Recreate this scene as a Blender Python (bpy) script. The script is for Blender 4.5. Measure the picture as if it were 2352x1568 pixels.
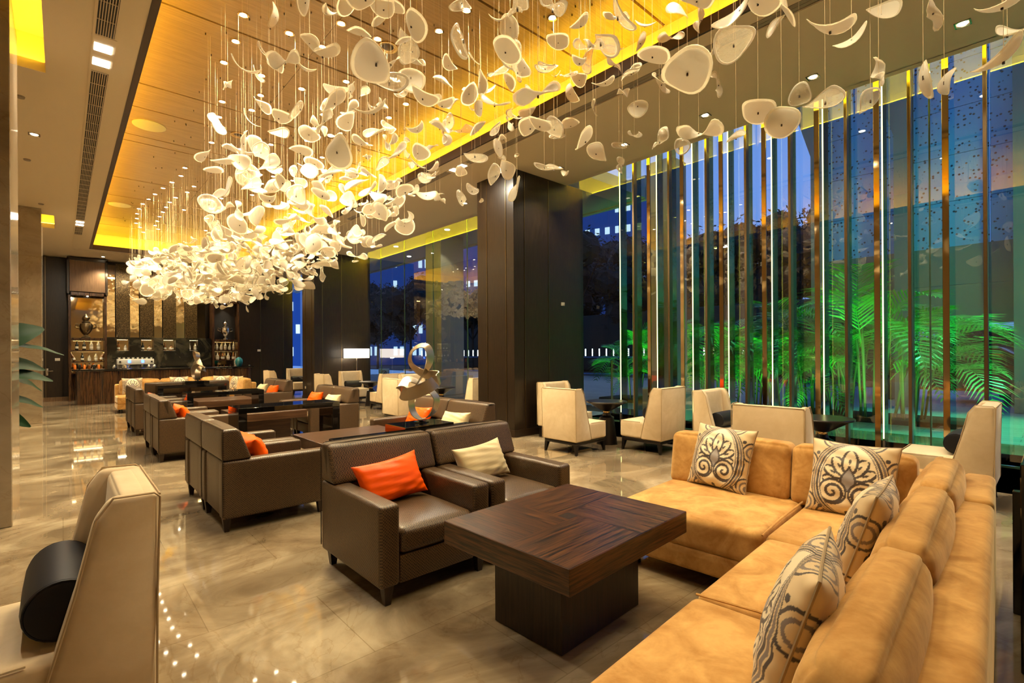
import bpy, bmesh, math, random
import numpy as np
from mathutils import Vector, Matrix, Euler
PI = math.pi
S = bpy.context.scene
for o in list(bpy.data.objects): bpy.data.objects.remove(o)
col = S.collection

# ------------------------------------------------------------------ camera
cam_d = bpy.data.cameras.new('camera'); cam = bpy.data.objects.new('camera', cam_d); col.objects.link(cam)
S.camera = cam
cam_d.sensor_width = 36; cam_d.lens = 1140.2 * 36 / 2352; cam_d.shift_y = 26.1 / 2352
cam_d.clip_start = .02; cam_d.clip_end = 400
YAW, ROLL = math.radians(42.19), -0.00622
fw = Vector((math.sin(YAW), math.cos(YAW), 0)); rt = Vector((math.cos(YAW), -math.sin(YAW), 0)); up = Vector((0, 0, 1))
r2 = math.cos(ROLL) * rt + math.sin(ROLL) * up; u2 = -math.sin(ROLL) * rt + math.cos(ROLL) * up
m = Matrix((( r2.x, u2.x, -fw.x, 0), (r2.y, u2.y, -fw.y, 0), (r2.z, u2.z, -fw.z, 1.55), (0, 0, 0, 1)))
cam.matrix_world = m

# ------------------------------------------------------------------ render look
S.view_settings.view_transform = 'Standard'; S.view_settings.look = 'None'
S.view_settings.gamma = 1; S.view_settings.use_curve_mapping = False
S.view_settings.exposure = 0.72
cy = S.cycles
cy.use_denoising = True
cy.max_bounces = 8; cy.diffuse_bounces = 3; cy.glossy_bounces = 4; cy.transmission_bounces = 6; cy.transparent_max_bounces = 14
cy.sample_clamp_indirect = 4.0; cy.caustics_reflective = False; cy.caustics_refractive = False
cy.use_adaptive_sampling = True; cy.adaptive_threshold = 0.03
cy.use_light_tree = True

# ------------------------------------------------------------------ world: dusk sky
W = bpy.data.worlds.new('dusk'); S.world = W; W.use_nodes = True
nt = W.node_tree; nt.nodes.clear()
tc = nt.nodes.new('ShaderNodeTexCoord'); sx = nt.nodes.new('ShaderNodeSeparateXYZ'); cr = nt.nodes.new('ShaderNodeValToRGB')
bg = nt.nodes.new('ShaderNodeBackground'); wo = nt.nodes.new('ShaderNodeOutputWorld')
nt.links.new(tc.outputs['Generated'], sx.inputs[0]); nt.links.new(sx.outputs['Z'], cr.inputs[0])
e = cr.color_ramp.elements
e[0].position = 0.0; e[0].color = (.13, .27, .70, 1)
e[1].position = .55; e[1].color = (.10, .26, .78, 1)
x_ = e.new(.12); x_.color = (.17, .34, .88, 1)
x_ = e.new(.3); x_.color = (.19, .36, .98, 1)
nt.links.new(cr.outputs[0], bg.inputs[0]); bg.inputs[1].default_value = .72
nt.links.new(bg.outputs[0], wo.inputs[0])

# ------------------------------------------------------------------ light helpers
def lamp(name, kind, loc, energy, color, parent=None, target=None, **k):
    d = bpy.data.lights.new(name, kind); d.energy = energy; d.color = color
    for a, v in k.items(): setattr(d, a, v)
    o = bpy.data.objects.new(name, d); col.objects.link(o); o.location = loc
    if target is not None:
        o.rotation_euler = (Vector(target) - Vector(loc)).to_track_quat('-Z', 'Y').to_euler()
    if parent: o.parent = parent
    return o
WARM = (1.0, .82, .49); WHITE = (1.0, .88, .68)
H = 4.93; ZT = 5.5            # plaster ceiling, raised timber ceiling
TX0, TX1, TY0, TY1 = .65, 5.06, -3.0, 20.63

# green floodlights in the forecourt, blue dusk fill
lamp('forecourt_floodlight', 'SPOT', (14.5, -2.5, 6.0), 3600, (.10, 1.0, .40), target=(12.8, 1.0, 0), spot_size=1.15, spot_blend=.6, shadow_soft_size=.3)
lamp('forecourt_floodlight', 'SPOT', (12.0, -5.0, 4.5), 1100, (.10, 1.0, .42), target=(20.5, 3.0, 3.2), spot_size=1.1, spot_blend=.7, shadow_soft_size=.3)

# ------------------------------------------------------------------ materials
MATS = {}
def nodes(name):
    m = bpy.data.materials.new(name); m.use_nodes = True; n = m.node_tree
    return m, n, n.nodes['Principled BSDF'], n.nodes['Material Output']
def pm(name, c, rough=.5, metal=0, spec=.5, **k):
    m, n, b, o = nodes(name)
    b.inputs['Base Color'].default_value = (*c, 1); b.inputs['Roughness'].default_value = rough
    b.inputs['Metallic'].default_value = metal; b.inputs['Specular IOR Level'].default_value = spec
    for a, v in k.items(): b.inputs[a.replace('_', ' ')].default_value = v
    MATS[name] = m
    return m
def nn(n, t, **k):
    x = n.nodes.new('ShaderNode' + t)
    for a, v in k.items():
        if a in x.inputs.keys() if isinstance(a, str) else False: x.inputs[a].default_value = v
        else: setattr(x, a, v)
    return x
def coords(n, scale=(1, 1, 1), rot=(0, 0, 0), src='Object'):
    t = nn(n, 'TexCoord'); mp = nn(n, 'Mapping'); mp.inputs['Scale'].default_value = scale; mp.inputs['Rotation'].default_value = rot
    n.links.new(t.outputs[src], mp.inputs[0]); return mp.outputs[0]
def noise(n, v, scale, detail=4, rough=.6, dist=0):
    x = nn(n, 'TexNoise'); x.inputs['Scale'].default_value = scale; x.inputs['Detail'].default_value = detail
    x.inputs['Roughness'].default_value = rough; x.inputs['Distortion'].default_value = dist; n.links.new(v, x.inputs['Vector']); return x.outputs['Fac']
def ramp(n, f, stops):
    x = nn(n, 'ValToRGB'); e = x.color_ramp.elements
    while len(e) < len(stops): e.new(.5)
    for q, (p, c) in zip(e, stops): q.position = p; q.color = (*c, 1)
    n.links.new(f, x.inputs[0]); return x.outputs[0]
def bump(n, f, b, strength=.3, dist=.01):
    x = nn(n, 'Bump'); x.inputs['Strength'].default_value = strength; x.inputs['Distance'].default_value = dist
    n.links.new(f, x.inputs['Height']); n.links.new(x.outputs[0], b.inputs['Normal'])
def emis(name, c, s):
    m, n, b, o = nodes(name); em = nn(n, 'Emission'); em.inputs[0].default_value = (*c, 1); em.inputs[1].default_value = s
    n.links.new(em.outputs[0], o.inputs[0]); MATS[name] = m; return m

def mat_marble(name, tiles=True, cols=((.125, .088, .050), (.235, .178, .11), (.40, .325, .215)), rough=.035, tw=1.2, th=.8):
    m, n, b, o = nodes(name); v = coords(n)
    v2 = coords(n, (.8, 1.25, 1), (0, 0, .5))
    f = noise(n, v2, .9, 10, .58, 1.4)
    c = ramp(n, f, ((.34, cols[0]), (.52, cols[1]), (.68, cols[2])))
    f2 = noise(n, v, 1.6, 7, .55, 1.6)
    vein = ramp(n, f2, ((.485, (1, 1, 1)), (.5, (.80, .73, .64)), (.515, (1, 1, 1))))
    mx = nn(n, 'MixRGB', blend_type='MULTIPLY'); mx.inputs[0].default_value = .6
    n.links.new(c, mx.inputs[1]); n.links.new(vein, mx.inputs[2]); out = mx.outputs[0]
    if tiles:
        br = nn(n, 'TexBrick', offset=.5); br.inputs['Scale'].default_value = 1; br.inputs['Brick Width'].default_value = tw; br.inputs['Row Height'].default_value = th
        br.inputs['Mortar Size'].default_value = .003; br.inputs['Bias'].default_value = 0; br.inputs['Color1'].default_value = (1, 1, 1, 1); br.inputs['Color2'].default_value = (.84, .80, .76, 1)
        br.inputs['Mortar'].default_value = (.62, .58, .5, 1)
        mp = coords(n, (1, 1, 1), (0, 0, 0)); n.links.new(mp, br.inputs['Vector'])
        m2 = nn(n, 'MixRGB', blend_type='MULTIPLY'); m2.inputs[0].default_value = .75
        n.links.new(out, m2.inputs[1]); n.links.new(br.outputs['Color'], m2.inputs[2]); out = m2.outputs[0]
    n.links.new(out, b.inputs['Base Color']); b.inputs['Roughness'].default_value = rough; b.inputs['Specular IOR Level'].default_value = .55
    MATS[name] = m; return m
def mat_wood(name, c1, c2, axis='z', scale=30, rough=.4, fine=1.0, spec=.5, stretch=18):
    m, n, b, o = nodes(name)
    sc = {'x': (1 / stretch, 1, 1), 'y': (1, 1 / stretch, 1), 'z': (1, 1, 1 / stretch)}[axis]
    v = coords(n, sc); f = noise(n, v, scale, 5, .65, .6)
    c = ramp(n, f, ((.40, c1), (.62, c2))); n.links.new(c, b.inputs['Base Color'])
    b.inputs['Roughness'].default_value = rough; b.inputs['Specular IOR Level'].default_value = spec
    bump(n, f, b, .08 * fine, .004); MATS[name] = m; return m
def mat_weave(name, c1, c2):
    m, n, b, o = nodes(name); v = coords(n)
    ck = nn(n, 'TexChecker'); ck.inputs['Scale'].default_value = 105; n.links.new(v, ck.inputs['Vector'])
    nz = noise(n, v, 60, 3, .7)
    a2 = nn(n, 'Math', operation='MULTIPLY_ADD'); n.links.new(ck.outputs['Fac'], a2.inputs[0]); a2.inputs[1].default_value = .55; n.links.new(nz, a2.inputs[2])
    c = ramp(n, a2.outputs[0], ((.38, c1), (1.05, c2))); n.links.new(c, b.inputs['Base Color'])
    b.inputs['Roughness'].default_value = .36; b.inputs['Specular IOR Level'].default_value = .5
    bump(n, a2.outputs[0], b, .5, .003); MATS[name] = m; return m
def mat_velvet(name, c1, c2, sheen=.6, tint=(1, .85, .6), scale=5, rough=.85):
    m, n, b, o = nodes(name); v = coords(n, (1, 1, 1)); f = noise(n, v, scale, 4, .6, .8); f2 = noise(n, v, scale * 5, 3, .6)
    ad = nn(n, 'Math', operation='MULTIPLY_ADD'); n.links.new(f2, ad.inputs[0]); ad.inputs[1].default_value = .25; n.links.new(f, ad.inputs[2])
    c = ramp(n, ad.outputs[0], ((.45, c1), (.8, c2))); n.links.new(c, b.inputs['Base Color']); b.inputs['Roughness'].default_value = rough
    b.inputs['Sheen Weight'].default_value = sheen; b.inputs['Sheen Roughness'].default_value = .35; b.inputs['Sheen Tint'].default_value = (*tint, 1)
    b.inputs['Specular IOR Level'].default_value = .2
    bump(n, f2, b, .12, .01); MATS[name] = m; return m

mat_marble('floor_marble')
mat_marble('pillar_marble', False, ((.22, .16, .10), (.33, .26, .17), (.44, .35, .24)), .08)
mat_marble('black_marble', False, ((.004, .004, .003), (.012, .011, .008), (.10, .085, .05)), .1)
pm('plaster', (.80, .69, .50), .7)
mat_wood('timber_ceiling', (.36, .23, .10), (.46, .30, .14), 'x', 55, .34, .5, .5, 25)
mat_wood('dark_timber', (.009, .005, .0025), (.022, .0125, .006), 'z', 60, .33, .5)
mat_wood('bar_timber', (.020, .008, .003), (.075, .032, .012), 'z', 35, .25, .5)
mat_wood('mid_timber', (.10, .052, .022), (.16, .088, .04), 'z', 45, .4, .5)
mat_wood('ebony_x', (.005, .0025, .0013), (.105, .038, .011), 'x', 90, .30, .6, .5, 26)
mat_wood('ebony_y', (.005, .0025, .0013), (.105, .038, .011), 'y', 90, .30, .6, .5, 26)
mat_wood('ebony_z', (.008, .004, .002), (.028, .013, .006), 'z', 60, .34, .5)
mat_wood('walnut', (.040, .017, .007), (.085, .040, .018), 'x', 30, .3, .5)
mat_weave('woven_vinyl', (.006, .003, .0015), (.105, .058, .024))
mat_velvet('tan_velvet', (.38, .185, .045), (.62, .36, .12), .6, (1, .80, .50))
mat_velvet('cream_velvet', (.62, .47, .28), (.72, .57, .37), .35, (1, .9, .7), 3)
pm('cream_piping', (.45, .32, .17), .8)
pm('black_lacquer', (.004, .004, .004), .04, 0, .7)
pm('leg_wood', (.020, .010, .005), .3)
pm('black_wood', (.006, .004, .003), .3)
pm('navy_satin', (.006, .006, .010), .55, 0, .35)
pm('orange_satin', (.95, .10, .0), .38, 0, .3)
pm('cream_satin', (.66, .54, .30), .38, 0, .6, Sheen_Weight=.3)
pm('bronze', (.20, .15, .085), .32, 1)
pm('bronze_mirror', (.52, .40, .22), .06, 1)
pm('brass', (.75, .52, .22), .18, 1)
pm('steel_trim', (.45, .42, .38), .25, 1)
pm('mirror', (.80, .66, .42), .03, 1)
pm('chrome', (.72, .70, .66), .12, 1)
pm('dark_grille', (.012, .010, .008), .5)
pm('dark_trim', (.040, .020, .008), .4)
pm('white_paint', (.72, .66, .54), .5)
pm('switch_plastic', (.45, .40, .30), .4)
pm('green_glass_edge', (.05, .10, .06), .08, 0, .7)
pm('bottle_amber', (.16, .055, .010), .06, 0, .7)
pm('bottle_dark', (.010, .012, .008), .06, 0, .7)
pm('bottle_clear', (.42, .38, .28), .06, 0, .7)
pm('bottle_label', (.72, .68, .55), .5)
pm('orange_glass', (.85, .22, .03), .08, 0, .7)
pm('teal_glass', (.01, .14, .17), .05, 0, .9)
pm('machine_white', (.62, .60, .52), .25)
emis('blue_display', (.05, .15, 1), 6)
emis('downlight_lens', (1, .86, .62), 28)
emis('slot_lens', (1, .90, .74), 9)
emis('led', (1.0, .93, .36), 2.0)
m, n, b, o = nodes('brushed_steel'); v = coords(n, (1, 1, 1)); f = noise(n, v, 220, 2, .5); b.inputs['Metallic'].default_value = 1
b.inputs['Base Color'].default_value = (.66, .57, .42, 1); b.inputs['Roughness'].default_value = .33; b.inputs['Anisotropic'].default_value = .6; bump(n, f, b, .05, .002); MATS['brushed_steel'] = m
m, n, b, o = nodes('mosaic'); v = coords(n)
vo = nn(n, 'TexVoronoi'); vo.inputs['Scale'].default_value = 45; n.links.new(v, vo.inputs['Vector'])
n.links.new(ramp(n, vo.outputs['Distance'], ((.1, (.20, .13, .045)), (.5, (.03, .018, .006)))), b.inputs['Base Color']); b.inputs['Roughness'].default_value = .3; b.inputs['Metallic'].default_value = .5
bump(n, vo.outputs['Distance'], b, .6, .01); MATS['mosaic'] = m
# window glass: clear sheet that mirrors by Fresnel
def mat_sheet(name, tint, ior=1.5, rough=0.0, add=0.0, wavy=0):
    m, n, b, o = nodes(name); n.nodes.remove(b)
    tr = nn(n, 'BsdfTransparent'); tr.inputs[0].default_value = (*tint, 1); gl = nn(n, 'BsdfGlossy'); gl.inputs['Roughness'].default_value = rough
    fr = nn(n, 'Fresnel'); fr.inputs[0].default_value = ior; ad = nn(n, 'Math', operation='ADD'); ad.inputs[1].default_value = add; ad.use_clamp = True
    mx = nn(n, 'MixShader'); ge = nn(n, 'NewGeometry'); iv = nn(n, 'Math', operation='SUBTRACT'); iv.inputs[0].default_value = 1; n.links.new(ge.outputs['Backfacing'], iv.inputs[1]); ml = nn(n, 'Math', operation='MULTIPLY')
    n.links.new(fr.outputs[0], ad.inputs[0]); n.links.new(ad.outputs[0], ml.inputs[0]); n.links.new(iv.outputs[0], ml.inputs[1]); n.links.new(ml.outputs[0], mx.inputs[0]); n.links.new(tr.outputs[0], mx.inputs[1]); n.links.new(gl.outputs[0], mx.inputs[2]); n.links.new(mx.outputs[0], o.inputs[0])
    if wavy:
        v = coords(n); f = noise(n, v, wavy, 3, .6, 1.5); bp = nn(n, 'Bump'); bp.inputs['Strength'].default_value = 1; bp.inputs['Distance'].default_value = .03; n.links.new(f, bp.inputs['Height'])
        n.links.new(bp.outputs[0], gl.inputs['Normal']); n.links.new(bp.outputs[0], fr.inputs['Normal'])
    MATS[name] = m; return m
mat_sheet('window_glass', (.92, .965, .93), 1.7, 0, .15)
mat_sheet('fin_glass', (.34, .36, .17), 1.6, .0, .05)
mat_sheet('clear_glass', (.97, .95, .90), 1.7, .06, .12, 16)
def milky(name, k, c=(.98, .90, .72)):
    m = MATS[name]; n = m.node_tree; o = n.nodes['Material Output']; src = o.inputs[0].links[0].from_socket
    tl = nn(n, 'BsdfTranslucent'); tl.inputs[0].default_value = (*c, 1); df = nn(n, 'BsdfDiffuse'); df.inputs[0].default_value = (*c, 1)
    a = nn(n, 'MixShader'); a.inputs[0].default_value = .5; n.links.new(tl.outputs[0], a.inputs[1]); n.links.new(df.outputs[0], a.inputs[2])
    b = nn(n, 'MixShader'); b.inputs[0].default_value = k; n.links.new(src, b.inputs[1]); n.links.new(a.outputs[0], b.inputs[2]); n.links.new(b.outputs[0], o.inputs[0])
milky('clear_glass', .22)
# frosted petal glass
m, n, b, o = nodes('frosted_glass'); b.inputs['Base Color'].default_value = (.96, .94, .87, 1); b.inputs['Roughness'].default_value = .32; b.inputs['Specular IOR Level'].default_value = .5
tl = nn(n, 'BsdfTranslucent'); tl.inputs[0].default_value = (.98, .94, .84, 1); mx = nn(n, 'MixShader'); mx.inputs[0].default_value = .55
n.links.new(b.outputs[0], mx.inputs[1]); n.links.new(tl.outputs[0], mx.inputs[2]); n.links.new(mx.outputs[0], o.inputs[0]); MATS['frosted_glass'] = m
m, n, b, o = nodes('shade_fabric'); b.inputs['Base Color'].default_value = (.8, .72, .6, 1); b.inputs['Emission Color'].default_value = (1, .86, .66, 1); b.inputs['Emission Strength'].default_value = 2.2; MATS['shade_fabric'] = m
def mat_vcol(name):
    m, n, b, o = nodes(name); a = nn(n, 'Attribute'); a.attribute_name = 'print'; n.links.new(a.outputs['Color'], b.inputs['Base Color'])
    b.inputs['Roughness'].default_value = .5; b.inputs['Sheen Weight'].default_value = .2; MATS[name] = m
mat_vcol('printed_fabric')
# outdoors
m, n, b, o = nodes('paving'); v = coords(n); br = nn(n, 'TexBrick', offset=.5); br.inputs['Scale'].default_value = 1; br.inputs['Brick Width'].default_value = .9; br.inputs['Row Height'].default_value = .3; br.inputs['Mortar Size'].default_value = .008
br.inputs['Color1'].default_value = (.34, .34, .32, 1); br.inputs['Color2'].default_value = (.26, .26, .25, 1); br.inputs['Mortar'].default_value = (.12, .12, .12, 1); mp = coords(n, rot=(0, 0, PI / 2)); n.links.new(mp, br.inputs['Vector']); n.links.new(br.outputs[0], b.inputs['Base Color']); b.inputs['Roughness'].default_value = .35; MATS['paving'] = m
pm('asphalt', (.03, .03, .035), .6); pm('outdoor_stone', (.30, .29, .25), .5); pm('outdoor_panel', (.13, .16, .14), .35)
m, n, b, o = nodes('perforated_panel'); v = coords(n)
vo = nn(n, 'TexVoronoi'); vo.inputs['Scale'].default_value = 9; n.links.new(v, vo.inputs['Vector'])
n.links.new(ramp(n, vo.outputs['Distance'], ((.20, (.003, .006, .015)), (.28, (.14, .34, .60)))), b.inputs['Base Color']); b.inputs['Roughness'].default_value = .4; MATS['perforated_panel'] = m
pm('tower_wall', (.06, .16, .40), .6); emis('lit_window', (.55, .75, 1), .9); pm('dark_foliage', (.008, .014, .010), .8); pm('palm_leaf', (.05, .30, .04), .4, 0, .5); pm('palm_cane', (.12, .13, .04), .5)
pm('big_leaf', (.005, .022, .006), .5, 0, .15); pm('soil', (.02, .015, .01), .9); pm('car_paint', (.10, .012, .008), .15, .3, .6); pm('rubber', (.01, .01, .01), .7); pm('alloy', (.55, .55, .52), .25, 1); pm('car_glass', (.01, .012, .014), .05, 0, .8)
pm('sign_blue', (.20, .38, .75), .5); pm('sign_mark', (.02, .03, .08), .5); pm('sensor', (.30, .25, .18), .5); pm('cushion_trim', (.34, .25, .14), .6); pm('terracotta', (.30, .08, .03), .6)
emis('street_lamp_glow', (.8, .9, 1), 5)

# ------------------------------------------------------------------ mesh builder
class MB:
    def __init__(s): s.bm = bmesh.new(); s.slots = []
    def _fin(s, vs, M=None, mi=0):
        if M is not None: bmesh.ops.transform(s.bm, matrix=M, verts=vs)
        return vs
    def box(s, c, d, bev=0, M=None, seg=2):
        n0 = len(s.bm.verts)
        r = bmesh.ops.create_cube(s.bm, size=1); vs = r['verts']
        bmesh.ops.scale(s.bm, vec=d, verts=vs); bmesh.ops.translate(s.bm, vec=c, verts=vs)
        if bev > 0:
            es = list({e for v in vs for e in v.link_edges})
            r2 = bmesh.ops.bevel(s.bm, geom=es, offset=bev, segments=seg, profile=.5, affect='EDGES')
            s.bm.verts.ensure_lookup_table(); vs = [v for v in s.bm.verts][n0:]
        return s._fin(vs, M)
    def raw(s, V, F, M=None):
        vs = [s.bm.verts.new(v) for v in V]
        for f in F:
            try: s.bm.faces.new([vs[i] for i in f])
            except ValueError: pass
        return s._fin(vs, M)
    def grid(s, P, closeu=False, closev=False, M=None):
        nu, nv = len(P), len(P[0]); V = [p for r in P for p in r]; F = []
        for i in range(nu if closeu else nu - 1):
            for j in range(nv if closev else nv - 1):
                a, b2 = i, (i + 1) % nu; c, d = j, (j + 1) % nv
                F.append((a * nv + c, b2 * nv + c, b2 * nv + d, a * nv + d))
        return s.raw(V, F, M)
    def lathe(s, prof, c=(0, 0, 0), seg=24, M=None):
        P = [[(c[0] + r * math.cos(2 * PI * k / seg), c[1] + r * math.sin(2 * PI * k / seg), c[2] + z) for k in range(seg)] for r, z in prof]
        vs = s.grid(P, closev=True, M=M)
        for row in (0, len(prof) - 1):
            if prof[row][0] > 1e-6:
                try: s.bm.faces.new(vs[row * seg:(row + 1) * seg])
                except ValueError: pass
        return vs
    def cyl(s, c, r, h, seg=20, r2=None, M=None):
        return s.lathe([(r, 0), (r if r2 is None else r2, h)], c, seg, M)
    def tube(s, pts, r, seg=8, M=None, taper=None):
        pts = [Vector(p) for p in pts]; P = []; n = len(pts); pu = None
        for i, p in enumerate(pts):
            t = (pts[min(i + 1, n - 1)] - pts[max(i - 1, 0)]).normalized()
            u = pu - t * pu.dot(t) if pu is not None else t.orthogonal()
            u = u.normalized() if u.length > 1e-6 else t.orthogonal().normalized(); pu = u; w = t.cross(u)
            rr = r * (1 if taper is None else 1 + (taper - 1) * i / (n - 1))
            P.append([tuple(p + rr * (math.cos(2 * PI * k / seg) * u + math.sin(2 * PI * k / seg) * w)) for k in range(seg)])
        vs = s.grid(P, closev=True, M=M)
        for row in (0, n - 1):
            try: s.bm.faces.new(vs[row * seg:(row + 1) * seg])
            except ValueError: pass
        return vs
    def prism(s, poly, z0, z1, bev=0, M=None, seg=2):
        n0 = len(s.bm.verts); n = len(poly)
        V = [(x, y, z0) for x, y in poly] + [(x, y, z1) for x, y in poly]
        F = [tuple(range(n))[::-1], tuple(range(n, 2 * n))] + [(i, (i + 1) % n, n + (i + 1) % n, n + i) for i in range(n)]
        vs = s.raw(V, F)
        if bev > 0:
            es = list({e for v in vs for e in v.link_edges})
            bmesh.ops.bevel(s.bm, geom=es, offset=bev, segments=seg, profile=.5, affect='EDGES')
            vs = [v for v in s.bm.verts][n0:]
        return s._fin(vs, M)
    def soft(s, c, d, r=.04, puff=(0, 0, 0), n=8, M=None, shape=None):
        h = [x / 2 for x in d]
        def ax(hh):
            rr = min(r, hh * .99); a = [-hh, -hh + .3 * rr, -hh + .65 * rr]; inner = np.linspace(-(hh - rr), hh - rr, n + 1).tolist()
            return a + inner + [-x for x in a[::-1]]
        A = [ax(x) for x in h]; idx = {}; V = []; F = []
        def vert(p):
            key = tuple(round(x, 5) for x in p)
            if key in idx: return idx[key]
            q = [max(-(h[i] - min(r, h[i] * .99)), min(h[i] - min(r, h[i] * .99), p[i])) for i in range(3)]
            dd = [p[i] - q[i] for i in range(3)]; L = math.sqrt(sum(x * x for x in dd))
            o = [q[i] + (min(r, min(h) * .99) * dd[i] / L if L > 1e-9 else 0) for i in range(3)]
            u = [p[i] / h[i] for i in range(3)]
            for i in range(3):
                j, k = (i + 1) % 3, (i + 2) % 3
                o[i] += puff[i] * u[i] * (1 - u[j] ** 2) * (1 - u[k] ** 2)
            if shape: o = shape(o, u)
            idx[key] = len(V); V.append((o[0] + c[0], o[1] + c[1], o[2] + c[2])); return idx[key]
        for i in range(3):
            j, k = (i + 1) % 3, (i + 2) % 3
            for sg in (-1, 1):
                for a in range(len(A[j]) - 1):
                    for b2 in range(len(A[k]) - 1):
                        q = []
                        for (x, y) in ((a, b2), (a + 1, b2), (a + 1, b2 + 1), (a, b2 + 1)):
                            p = [0, 0, 0]; p[i] = sg * h[i]; p[j] = A[j][x]; p[k] = A[k][y]; q.append(vert(p))
                        if sg < 0: q = q[::-1]
                        if len(set(q)) > 2: F.append(tuple(q))
        return s.raw(V, F, M)
    def build(s, name, mat, parent=None, smooth=True, M=None, angle=40):
        me = bpy.data.meshes.new(name)
        if M is not None: bmesh.ops.transform(s.bm, matrix=M, verts=s.bm.verts)
        bmesh.ops.recalc_face_normals(s.bm, faces=s.bm.faces)
        s.bm.to_mesh(me); s.bm.free()
        for mm in (mat if isinstance(mat, (list, tuple)) else [mat]): me.materials.append(MATS[mm])
        if smooth:
            me.polygons.foreach_set('use_smooth', [True] * len(me.polygons)); me.set_sharp_from_angle(angle=math.radians(angle))
        o = bpy.data.objects.new(name, me); col.objects.link(o)
        if parent is not None: o.parent = parent
        return o
def tag(o, label, cat, group=None, kind=None):
    o['label'] = label; o['category'] = cat
    if group: o['group'] = group
    if kind: o['kind'] = kind
    return o
def empty(name, loc=(0, 0, 0), rz=0):
    o = bpy.data.objects.new(name, None); col.objects.link(o); o.location = loc; o.rotation_euler = (0, 0, rz); o.empty_display_size = .1; return o
def structure(name, mb, mat, parent=None, smooth=False):
    o = mb.build(name, mat, parent, smooth)
    if parent is None: o['kind'] = 'structure'
    return o
def kids(o): return [c for c in bpy.data.objects if c.parent == o]
def copy_tree(o, parent=None):
    c = o.copy(); col.objects.link(c)
    if parent is not None: c.parent = parent
    for ch in KIDS.get(o.name, []): copy_tree(ch, c)
    return c
KIDS = {}
def index_kids():
    KIDS.clear()
    for o in bpy.data.objects:
        if o.parent: KIDS.setdefault(o.parent.name, []).append(o)
def place(proto, first, loc, rz, label, cat, group, scale=None):
    o = proto if first else copy_tree(proto)
    o.location = loc; o.rotation_euler = (0, 0, rz)
    if scale: o.scale = scale
    tag(o, label, cat, group); return o
def Rz(a): return Matrix.Rotation(a, 4, 'Z')
def T(*v): return Matrix.Translation(v)
random.seed(11)
# ================================================================== room shell
b = MB(); b.box((4.0, 9, -.05), (15, 34, .1)); structure('floor', b, 'floor_marble')
b = MB()   # plaster ceiling with the raised opening and the two square coffers on the left
cof = ((-1.7, -.135, 6.0, 8.13), (-1.7, -.125, 16.3, 17.95))
def slab(x0, x1, y0, y1, z0=H, z1=H + .12): b.box(((x0 + x1) / 2, (y0 + y1) / 2, (z0 + z1) / 2), (x1 - x0, y1 - y0, z1 - z0))
slab(-3.2, -1.7, -4, 24); slab(-1.7, -.13, -4, 6.0); slab(-1.7, -.13, 8.13, 16.3); slab(-1.7, -.13, 17.95, 24); slab(-.13, TX0, -4, 24)
slab(TX0, TX1, TY1, 24); slab(TX1, 7.46, -4, 24)
structure('ceiling', b, 'plaster')
b = MB()   # raised timber ceiling with dark transverse grooves
ys = [TY0, 3.2, 4.35, 5.55, 6.74, 8.95, 9.84, 11.13, 11.48, 14.0, 15.64, 16.4, 18.2, 19.3, TY1 + .38]
for i in range(len(ys) - 1):
    for (xa, xb) in ((TX0 - .38, 2.45), (2.456, TX1 + .38)):
        g = .034
        b.box(((xa + xb) / 2, (ys[i] + ys[i + 1]) / 2, ZT + .02), (xb - xa, ys[i + 1] - ys[i] - g, .04))
structure('ceiling_timber', b, 'timber_ceiling')
b = MB(); b.box((2.86, 9, ZT + .08), (5.4, 25, .02)); structure('ceiling_void', b, 'dark_grille')
b = MB()   # cove back walls
for (c, d) in (((TX0 - .39, 8.9, 5.22), (.02, 24.3, .6)), ((TX1 + .39, 8.9, 5.22), (.02, 24.3, .6)), ((2.86, TY1 + .39, 5.22), (5.2, .02, .6)), ((2.86, TY0 - .0, 5.22), (5.2, .02, .6))): b.box(c, d)
structure('wall_cove', b, 'plaster')
b = MB()   # dark edge trim of the opening
for x in (TX0, TX1):
    b.box((x + (.035 if x == TX0 else -.0), (TY0 + TY1) / 2, H + .07), (.07 if x == TX0 else .03, TY1 - TY0, .15))
b.box(((TX0 + TX1) / 2, TY1, H + .07), (TX1 - TX0, .04, .15))
structure('trim_1', b, 'dark_trim')
emis('cove_led', (1, .60, .02), 24)
b = MB()
for x in (TX0 - .10, TX1 + .12): b.box((x, (TY0 + TY1) / 2, H + .15), (.05, TY1 - TY0 + .1, .015))
b.box(((TX0 + TX1) / 2, TY1 + .14, H + .15), (TX1 - TX0, .05, .015))
structure('trim_2', b, 'cove_led')
# coffers on the left: lit yellow from their own rims
b = MB(); emis('coffer_led', (1, .62, .02), 26)
b2 = MB()
for (x0, x1, y0, y1) in cof:
    for c, d in ((((x0 + x1) / 2, (y0 + y1) / 2, H + .52), (x1 - x0 + .5, y1 - y0 + .5, .03)), ((x1 + .2, (y0 + y1) / 2, H + .32), (.03, y1 - y0 + .4, .4)), (((x0 + x1) / 2, y1 + .2, H + .32), (x1 - x0 + .4, .03, .4)), (((x0 + x1) / 2, y0 - .2, H + .32), (x1 - x0 + .4, .03, .4)), ((x0 - .2, (y0 + y1) / 2, H + .32), (.03, y1 - y0 + .4, .4))): b.box(c, d)
    b2.box((x1 + .1, (y0 + y1) / 2, H + .14), (.04, y1 - y0, .015)); b2.box(((x0 + x1) / 2, y1 + .1, H + .14), (x1 - x0, .04, .015))
structure('ceiling_coffer', b, 'plaster'); structure('trim_3', b2, 'coffer_led')
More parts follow.
